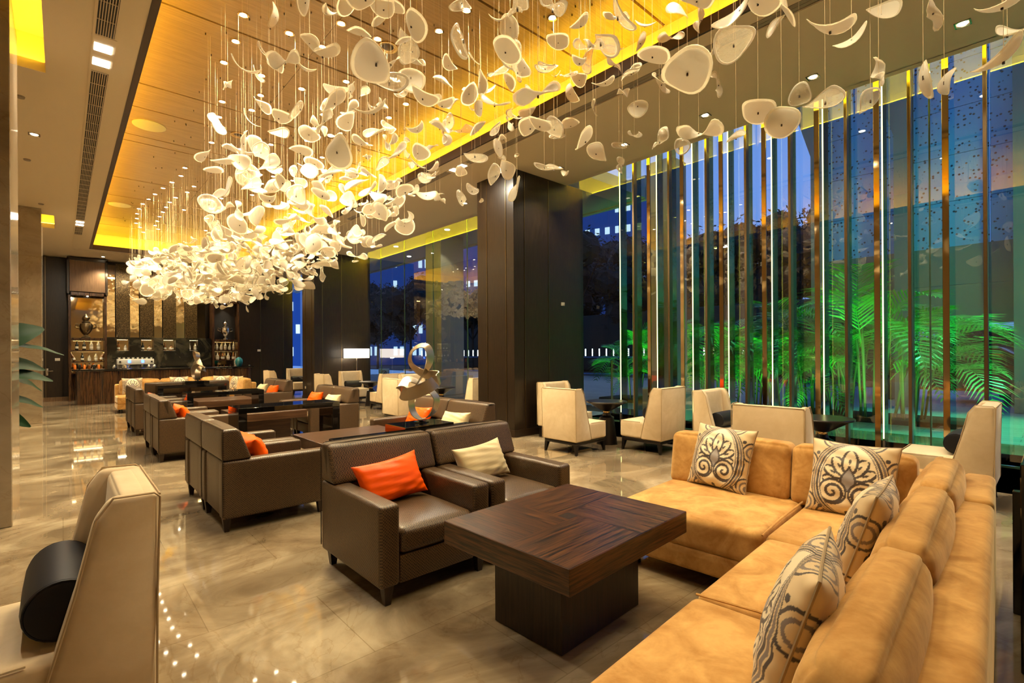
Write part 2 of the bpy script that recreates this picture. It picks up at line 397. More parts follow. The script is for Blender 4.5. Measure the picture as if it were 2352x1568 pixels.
# far wall, right end wall part, left wall, rear wall
YB = 23.0
b = MB(); b.box((2.2, YB + .3, 2.5), (11, .2, 5)); structure('wall_back', b, 'dark_timber')
b = MB()
for x0, x1 in ((-.40, .0), (6.3, 7.2)): b.box(((x0 + x1) / 2, YB - .02, 2.45), (x1 - x0, .06, 4.9))
structure('wall_back_panels', b, 'dark_timber')
b = MB(); b.box((2.3, -4.1, 2.5), (12, .2, 5.2)); structure('wall_rear', b, 'plaster')
b = MB(); b.box((-3.2, 9.5, 2.5), (.2, 27.5, 5.2)); structure('wall_left', b, 'plaster')
b = MB(); b.box((3, YB - .06, .07), (9, .03, .14)); structure('baseboard_back', b, 'mid_timber')
b = MB()
for x in (-.41, 6.29, 7.22): b.box((x, YB - .055, 2.45), (.018, .02, 4.9))
structure('trim_4', b, 'bronze')
DOORS = []
for i, (x0, x1) in enumerate(((-1.2, -.42), (5.36, 6.28))):
    b = MB(); b.box(((x0 + x1) / 2, YB - .02, 2.45), (x1 - x0, .06, 4.9)); DOORS.append(structure('door_%d' % (i + 1), b, 'dark_timber'))
# marble pillars on the left
def pillar_marble(y0, y1, label):
    b = MB(); b.box((-.95, (y0 + y1) / 2, 2.47), (1.22, y1 - y0, 4.94), .006, seg=1); o = b.build('marble_pillar', 'pillar_marble', None, False); tag(o, label, 'pillar', 'marble pillars on the left')
pillar_marble(6.39, 7.45, 'polished beige marble pillar at the left edge of the picture, nearest one')
pillar_marble(15.68, 16.7, 'beige marble pillar standing behind the big-leaved plant, toward the bar')
# dark timber pillars by the windows
def pillar_dark(y0, y1, label, xr=7.66):
    o = empty('timber_pillar', ((6.13 + xr) / 2, (y0 + y1) / 2, 0)); tag(o, label, 'pillar', 'dark timber pillars between the windows')
    M = T(-(6.13 + xr) / 2, -(y0 + y1) / 2, 0)
    b = MB(); b.box(((6.13 + xr) / 2, (y0 + y1) / 2, 2.48), (xr - 6.13, y1 - y0, 4.94), .004, seg=1); b.build('shaft', 'dark_timber', o, False, M)
    b = MB(); b.box(((6.13 + xr) / 2, (y0 + y1) / 2, .065), (xr - 6.13 + .03, y1 - y0 + .03, .13)); b.build('plinth', 'leg_wood', o, False, M)
    b = MB()
    for f in (.28, .8): b.box((6.127, y0 + (y1 - y0) * (1 - f), 2.5), (.012, .014, 4.8))
    for x in (6.40, 7.05): b.box((x, y0 - .004, 2.5), (.014, .012, 4.8))
    b.build('inlay_strip', 'bronze', o, False, M)
pillar_dark(6.70, 7.77, 'huge dark timber clad pillar beside the near cream armchairs', 8.1)
pillar_dark(16.41, 17.5, 'dark timber pillar behind the glowing floor lamp', 8.1)
for i, (p, l) in enumerate((((7.45, 6.69, 2.52), 0), ((6.12, 7.6, .42), 1), ((6.12, 17.2, .42), 2))):
    b = MB(); b.box(p, (.10, .014, .07) if i == 0 else (.014, .10, .08), .003); tag(b.build('wall_plate', 'switch_plastic'), ('small beige plate high on the near dark pillar', 'socket plate low on the left face of the near dark pillar', 'socket plate low on the far dark pillar')[i], 'wall plate')
# window wall: sill, cove above, glass
b = MB(); b.box((8.3, 3.0, .1), (1.5, 14.0, .2)); b.box((8.3, 1.35, .1), (1.5, 10.7, .2)); structure('trim_5', b, 'outdoor_stone')
b = MB(); b.box((8.1, 12.0, .04), (.9, 8.4, .08)); structure('trim_6', b, 'outdoor_stone')
b = MB(); b.box((7.47, 9.5, H + .35), (.03, 27.4, .7)); b.box((8.1, 9.5, H + .72), (1.3, 27.4, .03)); structure('ceiling_window_cove', b, 'plaster')
emis('window_cove_led', (1, .82, .05), 3)
b = MB(); b.box((7.50, 9.5, H + .036), (.02, 26.8, .012)); structure('trim_7', b, 'window_cove_led')
b = MB(); b.box((7.53, 9.5, H + .015), (.12, 26.8, .03)); structure('trim_8', b, 'plaster')
lamp('cove_light', 'AREA', (7.60, 9.5, H + .03), 8000, (1, .86, .02), None, (7.3, 9.5, H + .26), shape='RECTANGLE', size=26.8, size_y=.05)
GX = 8.02
def glass(name, y0, y1, joints, z0=.2):
    b = MB(); b.box((GX, (y0 + y1) / 2, (z0 + H + .7) / 2), (.02, y1 - y0, H + .7 - z0)); o = structure(name, b, 'window_glass')
    b = MB()
    for y in joints: b.box((GX, y, (z0 + H + .7) / 2), (.026, .016, H + .7 - z0))
    b.build('joint', 'green_glass_edge', o, False)
    b = MB(); b.box((GX, (y0 + y1) / 2, z0 + .01), (.05, y1 - y0, .03)); b.build('bottom_rail', 'green_glass_edge', o, False)
glass('window_1', -4, 6.72, (5.72, 3.05, 1.08))
glass('window_2', 7.77, 16.41, (9.05, 10.6, 12.24, 13.87, 15.43), .08)
glass('window_3', 17.5, 23.1, (20.6, 22.0), .08)
# bronze uprights, polished uprights and glass fins with an LED line
ZF0, ZF1 = .2, H + .6
def hh(z0, z1): return ((z0 + z1) / 2, z1 - z0)
zc, zl = hh(ZF0, ZF1)
near_words = ['first', 'second', 'third', 'fourth', 'fifth', 'sixth', 'seventh', 'eighth']
for i, y in enumerate((5.23, 4.52, 3.85, 3.22, 2.60, 1.91, 1.24, .56)):
    o = empty('bronze_upright', (7.80, y, ZF0)); tag(o, 'satin bronze upright before the tall window, %s counting from the dark pillar' % near_words[i], 'window upright', 'satin bronze uprights along the window')
    b = MB(); b.box((0, 0, zl / 2), (.10, .035, zl), .003, seg=1); b.build('post', 'bronze', o, False)
    b = MB(); b.box((.13, 0, zl / 2), (.16, .014, zl)); b.build('glass_fin', 'fin_glass', o, False)
for i, y in enumerate((5.56, 4.78, 4.11, 3.51, 2.86, 2.19, 1.52)):
    o = empty('light_fin', (7.82, y, ZF0)); tag(o, 'glass fin with a thin glowing white light line, %s counting from the dark pillar' % near_words[i], 'light fin', 'glowing fins along the window')
    b = MB(); b.box((.09, 0, zl / 2), (.2, .02, zl)); b.build('glass_fin', 'fin_glass', o, False)
    b = MB(); b.cyl((-.015, 0, .22), .008, zl - .25, 8); b.build('light_tube', 'led', o)
    b = MB(); b.cyl((-.015, 0, 0), .028, .2, 14); b.build('tube_holder', 'steel_trim', o)
for i, y in enumerate((4.91, 4.27, 3.60, 2.95, 2.25, 1.57, .90)):
    b = MB(); b.box((0, 0, zl / 2), (.03, .062, zl), .002, seg=1); o = b.build('polished_upright', 'bronze_mirror', None, False); o.location = (7.76, y, ZF0); o.rotation_euler = (0, 0, .10)
    tag(o, 'mirror polished bronze upright before the tall window, %s counting from the dark pillar' % near_words[i], 'window upright', 'mirror polished uprights along the window')
b = MB(); b.box((0, 0, .42), (.05, .012, .84)); o = b.build('door_pull', 'brass', None, False); o.location = (7.985, 5.9, .55); tag(o, 'short brass pull plate upright against the window beside the first light fin', 'door pull')

# ------------------------------------------------------------------ ceiling fittings
DL = [(1.58,6.36),(1.64,6.96),(2.09,6.35),(2.11,6.96),(1.64,7.57),(2.11,7.57),(2.66,7.56),(2.26,8.16),(1.87,8.76),(2.29,8.75),(1.95,9.36),(2.49,9.94),(2.93,9.95),(2.08,10.58),(2.56,10.56),(1.94,12.38),(1.96,12.99),(1.88,13.61),(1.79,14.23),(1.71,14.89),(1.64,15.47),(1.58,16.05),(1.55,16.65),(1.57,17.27),(1.62,17.88),(1.66,18.53),(1.8,19.03),(1.95,19.73),(2.31,13.61),(2.27,14.2),(2.13,14.87),(2.08,15.42),(2.08,16.01),(2.08,16.61),(2.08,17.22),(2.1,17.84),(2.12,18.48),(2.25,18.95),(2.48,15.99),(3.06,11.72),(3.49,11.7),(3.44,12.37),(3.65,11.04),(3.9,11.69),(2.49,5.75),(2.95,5.73),(3.44,5.09),(3.47,4.57),(2.5,6.35),(3.07,6.93),(3.13,7.55),(4.05,6.93),(3.21,8.14),(3.29,8.74),(3.72,8.73),(4.24,8.72),(4.15,8.13),(4.07,7.52),(3.37,9.33),(3.89,9.93)]
DL += [(3.5, 13.4), (3.9, 14.6), (3.6, 15.8), (4.0, 17.0), (3.4, 18.2), (3.0, 14.2), (3.1, 16.6)]
DLB = [(2.2, 3.2), (3.3, 3.2), (4.1, 2.4), (2.6, 1.6), (3.8, 1.0), (1.8, 4.5), (4.3, 4.0), (2.9, .1), (4.3, -.2)]   # out of the picture, above the camera
SPOT_P = 110
def make_downlight():
    r = empty('ceiling_downlight')
    b = MB(); b.lathe([(.062, 0), (.062, -.008), (.046, -.010), (.040, .004)], seg=18); tr_ = b.build('trim_ring', 'brass', r)
    b = MB(); b.lathe([(.040, -.006), (.0001, -.006)], seg=16); b.build('lens', 'downlight_lens', tr_)
    return r
pd = make_downlight(); index_kids()
sl = bpy.data.lights.new('spot', 'SPOT'); sl.energy = SPOT_P; sl.color = WARM; sl.spot_size = 2.1; sl.spot_blend = .9; sl.shadow_soft_size = .045
for i, (x, y) in enumerate(DL + DLB):
    where = 'near part of the raised timber ceiling' if y < 9 else ('middle of the raised timber ceiling' if y < 13.3 else 'bar end of the raised timber ceiling')
    o = place(pd, i == 0, (x, y, ZT), 0, 'small round downlight glowing in the %s' % where, 'downlight', 'round downlights in the ' + where)
    l = bpy.data.objects.new('bulb', sl); col.objects.link(l); l.parent = o; l.location = (0, 0, -.03)
# square downlights in the plaster on the right, one at the far end
sp = bpy.data.lights.new('spot_square', 'SPOT'); sp.energy = 150; sp.color = WHITE; sp.spot_size = 1.9; sp.spot_blend = .8; sp.shadow_soft_size = .05
SQ = [((6.93, .66), 'nearest the right edge of the picture'), ((6.88, 2.03), 'second from the right edge'), ((6.83, 3.39), 'third from the right edge'), ((6.80, 4.75), 'just before the big dark pillar'), ((6.75, 6.14), 'right beside the big dark pillar'), ((6.75, 9.0), 'beyond the big dark pillar'), ((6.75, 11.5), 'over the middle window chairs'), ((6.75, 14.2), 'over the chairs by the floor lamp'), ((1.06, 22.0), 'by the bar wall'), ((3.2, 22.0), 'over the bar wall mirrors'), ((5.6, 21.6), 'over the right end of the bar'), ((6.9, 19.5), 'over the farthest cream chairs'), ((6.93, -.9), 'out past the right edge'), ((-.3, 3.0), 'over the near cream chair'), ((-.3, 10.5), 'over the aisle by the plant'), ((-.5, 20.5), 'by the door to the left of the bar')]
for i, ((x, y), w) in enumerate(SQ):
    o = empty('square_downlight', (x, y, H)); tag(o, 'square recessed downlight in the plaster ceiling, ' + w, 'downlight', 'square downlights in the plaster')
    b = MB(); 
    for c, d in (((.06, 0, -.003), (.012, .13, .008)), ((-.06, 0, -.003), (.012, .13, .008)), ((0, .06, -.003), (.13, .012, .008)), ((0, -.06, -.003), (.13, .012, .008))): b.box(c, d)
    b.build('frame', 'steel_trim', o, False)
    b = MB(); b.lathe([(.042, -.004), (.0001, -.004)], seg=16); b.build('lens', 'downlight_lens', o)
    l = bpy.data.objects.new('bulb', sp); col.objects.link(l); l.parent = o; l.location = (0, 0, -.03)
# linear slots on the left with grilles and twin lamps
b = MB()
segs = ((-3.0, 6.78), (7.68, 16.35), (17.25, 18.4)); 
for k, (y0, y1) in enumerate(segs):
    o = empty('air_grille', (.345, (y0 + y1) / 2, H)); tag(o, ('long linear air grille in the left ceiling, nearest section', 'long linear air grille in the left ceiling, middle section between the twin lamps', 'short linear air grille in the left ceiling, last section toward the bar')[k], 'air grille', 'linear air grilles in the ceiling')
    L = y1 - y0
    g = MB(); g.box((0, 0, -.001), (.17, L, .004)); g.build('backing', 'dark_grille', o, False)
    g = MB()
    for q in range(8): g.box((-.075 + q * .0215, 0, -.008), (.006, L, .014))
    for q in range(int(L / .35) + 1): g.box((0, -L / 2 + q * .35, -.008), (.155, .006, .008))
    g.build('slat', 'plaster', o, False)
for k, (y, w) in enumerate(((7.23, 'in the left ceiling, nearest'), (16.8, 'in the left ceiling, toward the bar'))):
    o = empty('twin_ceiling_lamp', (.35, y, H)); tag(o, 'twin square lamps between grilles ' + w, 'ceiling lamp', 'twin lamps in the left slot')
    g = MB(); g.box((0, 0, -.002), (.21, .86, .006)); g.build('tray', 'plaster', o, False)
    for yy in (-.18, .18):
        g = MB(); g.box((0, yy, -.008), (.15, .17, .008)); g.build('lamp_lens', 'slot_lens', o, False)
    lamp('bulb', 'AREA', (0, 0, -.05), 60, WHITE, o, shape='RECTANGLE', size=.16, size_y=.5)
o = empty('twin_ceiling_lamp', (5.36, 7.35, H)); tag(o, 'twin lamps shining in the right plaster ceiling before the big dark pillar', 'ceiling lamp', None)
g = MB(); g.box((0, 0, -.002), (.16, .6, .006)); g.build('tray', 'plaster', o, False)
for yy in (-.13, .13):
    g = MB(); g.box((0, yy, -.008), (.12, .13, .008)); g.build('lamp_lens', 'slot_lens', o, False)
lamp('bulb', 'AREA', (0, 0, -.05), 60, WHITE, o, shape='RECTANGLE', size=.12, size_y=.4)
g = MB(); g.box((5.36, 5.0, H - .002), (.10, 14, .004)); g.box((5.42, 5.0, H - .004), (.008, 14, .008)); g.box((5.30, 5.0, H - .004), (.008, 14, .008)); g.box((5.36, 5.0, H - .004), (.008, 14, .008))
tag(g.build('air_slot', 'sensor', None, False), 'thin linear air slot running along the right plaster ceiling', 'air grille')
for i, (x, y) in enumerate(((1.13, 10.5), (1.14, 16.55))):
    g = MB(); g.lathe([(.24, 0), (.24, -.012), (.2, -.02), (.0001, -.02)], (x, y, ZT), 32); tag(g.build('ceiling_speaker', 'white_paint'), ('round white flush speaker in the timber ceiling, nearer one', 'round white flush speaker in the timber ceiling, farther one')[i], 'speaker', 'flush speakers in the timber ceiling')
for i, (x, y) in enumerate(((3.13, 5.8), (2.37, 9.9))):
    o = empty('brass_ceiling_eye', (x, y, ZT)); tag(o, ('brass ringed ceiling eyelet among the nearest downlights', 'small brass ringed ceiling eyelet farther toward the bar')[i], 'ceiling fitting')
    g = MB(); g.lathe([(.13, 0), (.13, -.014), (.10, -.018), (.075, -.004)], seg=24); g.build('ring', 'brass', o)
    g = MB(); g.lathe([(.075, -.003), (.03, -.02), (.0001, -.02)], seg=20); g.build('centre', 'dark_trim', o)
for i, (x, y) in enumerate(((-.39, 9.08), (-.43, 11.92), (-.33, 15.2))):
    g = MB(); g.lathe([(.05, 0), (.045, -.02), (.0001, -.022)], (x, y, H), 16); tag(g.build('smoke_detector', 'sensor'), 'small round sensor on the left ceiling, %s from the camera' % near_words[i], 'sensor', 'small sensors on the left ceiling')
# little brass fixing eyes where the petal wires meet the timber
rg = random.Random(3); g = MB()
for i in range(420):
    x = rg.uniform(1.3, 4.7); y = rg.uniform(1, 19); g.box((x, y, ZT - .012), (.012, .012, .024))
o = g.build('wire_fixing', 'bronze', None, False); tag(o, 'many tiny brass fixings dotted over the timber ceiling', 'ceiling fixing', kind='stuff')
# ================================================================== furniture
YZX = Matrix(((0, 0, 1, 0), (1, 0, 0, 0), (0, 1, 0, 0), (0, 0, 0, 1)))     # (a,b,c) -> x=c, y=a, z=b
def leg_bm(x, y, z0, z1, s0, s1, dx=0, dy=0):
    b = MB(); P = []
    for z, s, ox, oy in ((z0, s0, dx, dy), (z1, s1, 0, 0)):
        P.append([(x + ox + a * s / 2, y + oy + c * s / 2, z) for a, c in ((-1, -1), (1, -1), (1, 1), (-1, 1))])
    vs = b.grid(P, closev=True); b.bm.faces.new(vs[:4]); b.bm.faces.new(vs[4:]); return b
def make_armchair():
    r = empty('woven_armchair')
    def lean(o, u):
        t = (u[2] + 1) / 2
        if u[1] < 0: o[1] += .10 * t
        return o
    b = MB(); b.soft((0, .335, .762), (.862, .24, .276), .03, (0, .008, .006), 8, shape=lean); b.soft((0, .34, .37), (.58, .20, .50), .02, (0, 0, 0), 3); bk = b.build('backrest', 'woven_vinyl', r, angle=60)
    for x in (-.43, .43):
        b = MB(); b.tube([(x, .453, .15), (x, .453, .5), (x, .450, .86), (x * .95, .44, .899)], .004, 5); b.build('piping', 'leg_wood', bk)
    b = MB(); b.tube([(-.40, .445, .9), (0, .445, .905), (.40, .445, .9)], .004, 5); b.build('piping', 'leg_wood', bk)
    for x in (-.36, .36):
        b = MB(); b.soft((x, -.004, .37), (.14, .914, .505), .026, (.004, .004, .005), 6); b.build('arm', 'woven_vinyl', r, angle=60)
    b = MB(); b.soft((0, -.115, .375), (.575, .69, .165), .045, (0, .01, .028), 8); b.build('seat_cushion', 'woven_vinyl', r, angle=60)
    b = MB(); b.box((0, -.1, .205), (.575, .70, .17), .008); b.build('frame', 'woven_vinyl', r)
    for x in (-.36, .36):
        for y in (-.41, .41):
            leg_bm(x, y, 0, .125, .038, .066, .008 * (1 if x > 0 else -1) * 0, 0).build('leg', 'leg_wood', r, False)
    return r
def make_wing_chair():
    r = empty('wing_chair')
    b = MB(); b.soft((0, -.035, .335), (.68, .68, .26), .035, (0, .004, .022), 8); st = b.build('seat', 'cream_velvet', r, angle=60); wg = []
    poly = [(.37, .20), (.375, .60), (.385, 1.0), (.235, 1.005), (.185, .93), (.125, .66), (.055, .40), (.01, .20)]
    for x in (-.35, .28):
        b = MB(); b.prism(poly, x, x + .07, .024, M=YZX, seg=3); wg.append(b.build('wing', 'cream_velvet', r, angle=50))
    b = MB(); b.soft((0, .285, .60), (.60, .15, .79), .03, (0, .02, .004), 8, shape=lambda o, u: (o.__setitem__(1, o[1] + .05 * (u[2] + 1) / 2 * (1 - u[1]) / 2) or o)); b.build('backrest', 'cream_velvet', r, angle=60)
    b = MB(); b.prism([(.28, .20), (.28, .6), (.28, .99), (.390, .998), (.380, .6), (.375, .20)], -.345, .345, .018, M=YZX, seg=2); bp = b.build('back_panel', 'cream_velvet', r, angle=50)
    for x, wq in ((-.352, wg[0]), (.352, wg[1])):
        b = MB(); b.tube([(x, .375, .22), (x, .378, .6), (x, .388, .985), (x * .985, .37, 1.003), (x, .242, 1.006), (x, .19, .932), (x, .13, .662), (x, .06, .402), (x, .015, .22)], .0042, 5); b.build('piping', 'cream_piping', wq)
    b = MB(); b.tube([(-.345, .388, .995), (0, .388, .995), (.345, .388, .995)], .0042, 5); b.build('piping', 'cream_piping', bp); b = MB()
    b.tube([(-.335, .0, .462), (-.335, -.36, .460), (-.32, -.375, .460), (.32, -.375, .460), (.335, -.36, .460), (.335, 0, .462)], .004, 5)
    b.build('piping', 'cream_piping', st)
    b = MB(); b.box((0, .0, .175), (.66, .70, .055), .012); b.build('base_frame', 'black_wood', r)
    for x in (-1, 1):
        for y in (-1, 1):
            leg_bm(x * .295, y * .315, 0, .16, .030, .060, .022 * x, .022 * y).build('leg', 'black_wood', r, False)
    return r
def make_bolster():
    M = Matrix.Rotation(PI / 2, 4, 'Y') @ T(0, 0, -.25)
    r = empty('bolster_cushion')
    b = MB(); b.lathe([(.0001, .0), (.075, -.004), (.095, 0), (.104, .012), (.108, .05), (.11, .25), (.108, .45), (.104, .488), (.095, .50), (.075, .504), (.0001, .5)], seg=28, M=M); cv = b.build('cover', 'navy_satin', r, angle=30)
    for z in (.004, .496): b = MB(); b.tube([(.1 * math.cos(a), .1 * math.sin(a), z) for a in np.linspace(0, 2 * PI, 29)], .004, 5, M=M); b.build('piping', 'navy_satin', cv)
    return r
def pillow_mesh(w, h, t, n=22, seed=0, wr=.004, pinch=.09):
    rr = random.Random(seed); ph = [rr.uniform(0, 6) for _ in range(6)]
    V = []; F = []; idx = {}
    us = np.sin(np.linspace(-PI / 2, PI / 2, n + 1))
    for s in (-1, 1):
        for i, u in enumerate(us):
            for j, v in enumerate(us):
                edge = i in (0, n) or j in (0, n)
                if edge and s == 1: idx[(s, i, j)] = idx[(-1, i, j)]; continue
                x = w / 2 * u * (1 - pinch * (1 - v * v) * abs(u) ** 3); z = h / 2 * v * (1 - pinch * (1 - u * u) * abs(v) ** 3)
                k = max(0, (1 - u * u) * (1 - v * v)) ** .42
                y = s * t / 2 * k
                if not edge:
                    e = max(abs(u), abs(v)); y += s * wr * (math.sin(14 * u * v + ph[0] + 9 * v) * e + .8 * math.sin(11 * u + ph[1]) * e * e + .5 * math.sin(17 * v + ph[2] + 4 * u))* k
                idx[(s, i, j)] = len(V); V.append((x, y, z + h / 2))
        for i in range(n):
            for j in range(n):
                q = [idx[(s, i, j)], idx[(s, i + 1, j)], idx[(s, i + 1, j + 1)], idx[(s, i, j + 1)]]
                F.append(tuple(q if s < 0 else q[::-1]))
    return V, F, us
def make_pillow(name, mat, w, h, t, seed, wr=.005):
    V, F, _ = pillow_mesh(w, h, t, 30, seed, wr, .13); b = MB(); b.raw(V, F); return b.build(name, mat, None, angle=80)
# --- printed damask pillow: the print is pigment stored on a fine mesh
def damask(u, v):
    """u,v in [-1,1] arrays -> rgb"""
    base = np.array((.66, .50, .28)); light = np.array((.80, .68, .46)); dark = np.array((.060, .045, .040)); mid = np.array((.20, .16, .14)); grey = np.array((.30, .27, .26))
    U = np.abs(u); C = np.broadcast_to(base, u.shape + (3,)).copy()
    def put(mask, c): C[mask] = c
    # ogee frame: pointed oval distance
    vv = (v + .05)
    wdt = .74 * np.clip(1 - np.abs(vv / 1.02) ** 2.2, 0, 1) ** .62 * (1 - .10 * np.sign(vv) * np.abs(vv))
    d = U - wdt
    put(d < 0, light)
    for off, th, c in ((0, .034, dark), (.085, .03, mid), (.16, .020, dark), (-.075, .018, mid)): put(np.abs(d - off) < th, c)
    put((d > .03) & (d < .05), base)
    # corner swirls
    for (cx, cyy) in ((.42, 1.08), (1.10, .30), (1.05, -.80), (.45, -1.12)):
        r = np.hypot(U - cx, v - cyy)
        m = (r < .40) & (d > .17); C[m] = base
        for k in (.08, .19, .30): put(m & (np.abs(r - k) < .024), dark if k > .25 else mid)
    # palmette
    u0, v0 = u, v; u = u / 1.22; v = (v + .02) / 1.22
    inside = d < -.09
    def petal(ang, L, w, r0=.12):
        ca, sa = math.cos(ang), math.sin(ang); x = u * ca + (v + .06) * sa; y = -u * sa + (v + .06) * ca
        s = (x - r0) / (L - r0); ww = w * np.sqrt(np.clip(s, 0, 1)) * np.clip(1 - s, 0, 1) ** .5 * 2.0
        return np.where((s > 0) & (s < 1), np.abs(y) - ww, 1.0), x, y, s
    for ang, L, w in ((180, .50, .085), (0, .50, .085), (152, .54, .10), (28, .54, .10), (122, .58, .115), (58, .58, .115), (90, .68, .14)):
        dd, x, y, s = petal(math.radians(ang), L, w)
        put(inside & (dd < .0), light); put(inside & (np.abs(dd) < .026), dark)
        put(inside & (np.hypot((x - .62 * L) / .06, y / .022) < 1), dark)
    # centre flame
    fl = np.abs(u) - .13 * np.clip(1 - ((v + .02) / .26) ** 2, 0, 1) * (1 - .5 * (v + .02) / .26)
    put((fl < 0) & (np.abs(v + .02) < .26), grey); put((np.abs(fl) < .022) & (np.abs(v + .02) < .28), dark)
    # volutes
    for sx_ in (-1, 1):
        cx, cyy = sx_ * .285, -.33; dx, dy = (u - cx) * sx_, v - cyy; r = np.hypot(dx, dy); a = np.arctan2(dy, dx)
        sp = (r - (.04 + .15 * ((a + PI) / (2 * PI)))) ; per = .15
        ph = np.abs(((sp + per / 2) % per) - per / 2)
        m = (r < .26) & inside; put(m, light); put(m & (ph < .030), dark); put(inside & (np.abs(r - .26) < .024), dark)
    u, v = u0, v0
    for (cx, cyy) in ((.80, .58), (0, -.93), (.62, -.86)):
        r = np.hypot(U - cx, v - cyy); put(r < .055, dark)
    return C
def make_damask(n=150):
    V, F, us = pillow_mesh(.53, .53, .20, n, 4, .006, .08)
    b = MB(); b.raw(V, F); bm = b.bm
    r = empty('printed_cushion')
    o = b.build('cover', 'printed_fabric', r, angle=80); me = o.data
    co = np.empty(len(me.vertices) * 3); me.vertices.foreach_get('co', co); co = co.reshape(-1, 3)
    u = co[:, 0] / .265; v = (co[:, 2] - .265) / .265
    # undo the pinch
    u = u / (1 - .08 * (1 - np.clip(v, -1, 1) ** 2) * np.abs(u) ** 3); v = v / (1 - .08 * (1 - np.clip(u, -1, 1) ** 2) * np.abs(v) ** 3)
    c = damask(u, v); a = me.color_attributes.new('print', 'FLOAT_COLOR', 'POINT')
    a.data.foreach_set('color', np.concatenate([c, np.ones((len(c), 1))], 1).astype(np.float32).ravel())
    b = MB(); P = []
    for k in range(4):
        for t in np.linspace(-1, 1, 14)[:-1]:
            x, z = ((t, -1), (1, t), (-t, 1), (-1, -t))[k]
            q = (.265 * x * (1 - .08 * (1 - z * z) * abs(x) ** 3), 0, .265 + .265 * z * (1 - .08 * (1 - x * x) * abs(z) ** 3)); P.append(q)
    P.append(P[0]); b.tube(P, .0055, 6); b.build('piping', 'cushion_trim', o)
    return r
def put_m(o, M): 
    o.matrix_world = M; return o
def lean_m(x, y, z, yaw, lean, roll=0): return T(x, y, z) @ Rz(yaw) @ Matrix.Rotation(-lean, 4, 'X') @ Matrix.Rotation(roll, 4, 'Y')
def seat_m(chair_xy, yaw, lx, ly, lz, lean, roll=0, dyaw=0):
    return T(chair_xy[0], chair_xy[1], 0) @ Rz(yaw) @ lean_m(lx, ly, lz, dyaw, lean, roll)

arm = make_armchair(); wing = make_wing_chair(); bol = make_bolster(); dam = make_damask()
org = make_pillow('orange_pillow', 'orange_satin', .56, .33, .19, 2, .008); crm = make_pillow('cream_pillow', 'cream_satin', .56, .33, .19, 7, .008)
index_kids()
G1 = 'brown woven armchairs'
AC = [  # x, y, yaw, label, pillow, pillow lx
 (1.84, 3.21, 0, 'brown woven armchair with an orange pillow, front left, behind the big wooden table', 'o', -.02),
 (2.72, 3.21, 0, 'brown woven armchair with a cream pillow, front right, beside the one holding the orange pillow', 'c', -.02),
 (1.47, 5.27, PI / 2, 'brown woven armchair turned to the right, nearest one along the left aisle', 'o', .0),
 (1.47, 6.14, PI / 2, 'brown woven armchair along the aisle, second of the nearest aisle pair', None, 0),
 (1.47, 9.10, PI / 2, 'brown woven armchair with dark smooth sides, near one of the middle aisle pair', 'o', .0),
 (1.47, 9.97, PI / 2, 'brown woven armchair along the aisle, far one of the middle aisle pair', None, 0),
 (1.47, 12.27, PI / 2, 'brown woven armchair along the aisle, near one of the pair closest to the bar', 'o', 0),
 (1.47, 13.14, PI / 2, 'brown woven armchair along the aisle, far one of the pair closest to the bar', None, 0),
 (3.72, 5.35, -PI / 2, 'brown woven armchair with a cream pillow, behind the steel sculpture at the dark pillar', 'c', 0),
 (3.72, 6.22, -PI / 2, 'brown woven armchair with an orange pillow seen through the near steel sculpture', 'o', 0),
 (3.72, 9.35, -PI / 2, 'brown woven armchair with a cream pillow, back to the middle window group', 'c', 0),
 (3.72, 10.22, -PI / 2, 'brown woven armchair with an orange pillow, back to the middle window group', 'o', 0),
 (3.80, 13.25, -PI / 2, 'brown woven armchair with an orange pillow, farthest pair toward the bar', 'o', 0),
 (3.80, 14.12, -PI / 2, 'brown woven armchair with a cream pillow, farthest pair toward the bar', 'c', 0),
 (1.86, 14.75, PI, 'brown armchair back seen behind the far black console, left one', None, 0),
 (2.74, 14.75, PI, 'brown armchair back seen behind the far black console, right one', None, 0)]
po = pc = 0
for i, (x, y, a, lb, pl, lx) in enumerate(AC):
    place(arm, i == 0, (x, y, 0), a, lb, 'armchair', G1)
    if pl:
        src = org if pl == 'o' else crm; first = (po == 0) if pl == 'o' else (pc == 0)
        o = src if first else src.copy()
        if not first: col.objects.link(o)
        if pl == 'o': po += 1
        else: pc += 1
        lx2, roll = ((-.03, -.08) if i == 0 else (-.06, -.06) if i == 1 else (0, -.04))
        put_m(o, seat_m((x, y), a, lx2, .03, .475, .42, roll, .10 if i < 2 else 0))
        cn = 'orange' if pl == 'o' else 'cream'
        where = {0: 'on the front left brown armchair', 1: 'on the front right brown armchair', 2: 'on the nearest aisle armchair', 4: 'on the middle aisle armchair', 6: 'on the aisle armchair closest to the bar', 8: 'behind the black plinth of the near sculpture', 9: 'seen through the lower loop of the near sculpture', 10: 'on the middle pair facing the aisle', 11: 'on the middle pair facing the aisle', 12: 'on the farthest pair facing the aisle', 13: 'on the farthest pair facing the aisle'}[i]
        tag(o, 'plump shiny %s satin pillow %s' % (cn, where), 'pillow', '%s satin pillows' % cn)
G2 = 'cream wing chairs'
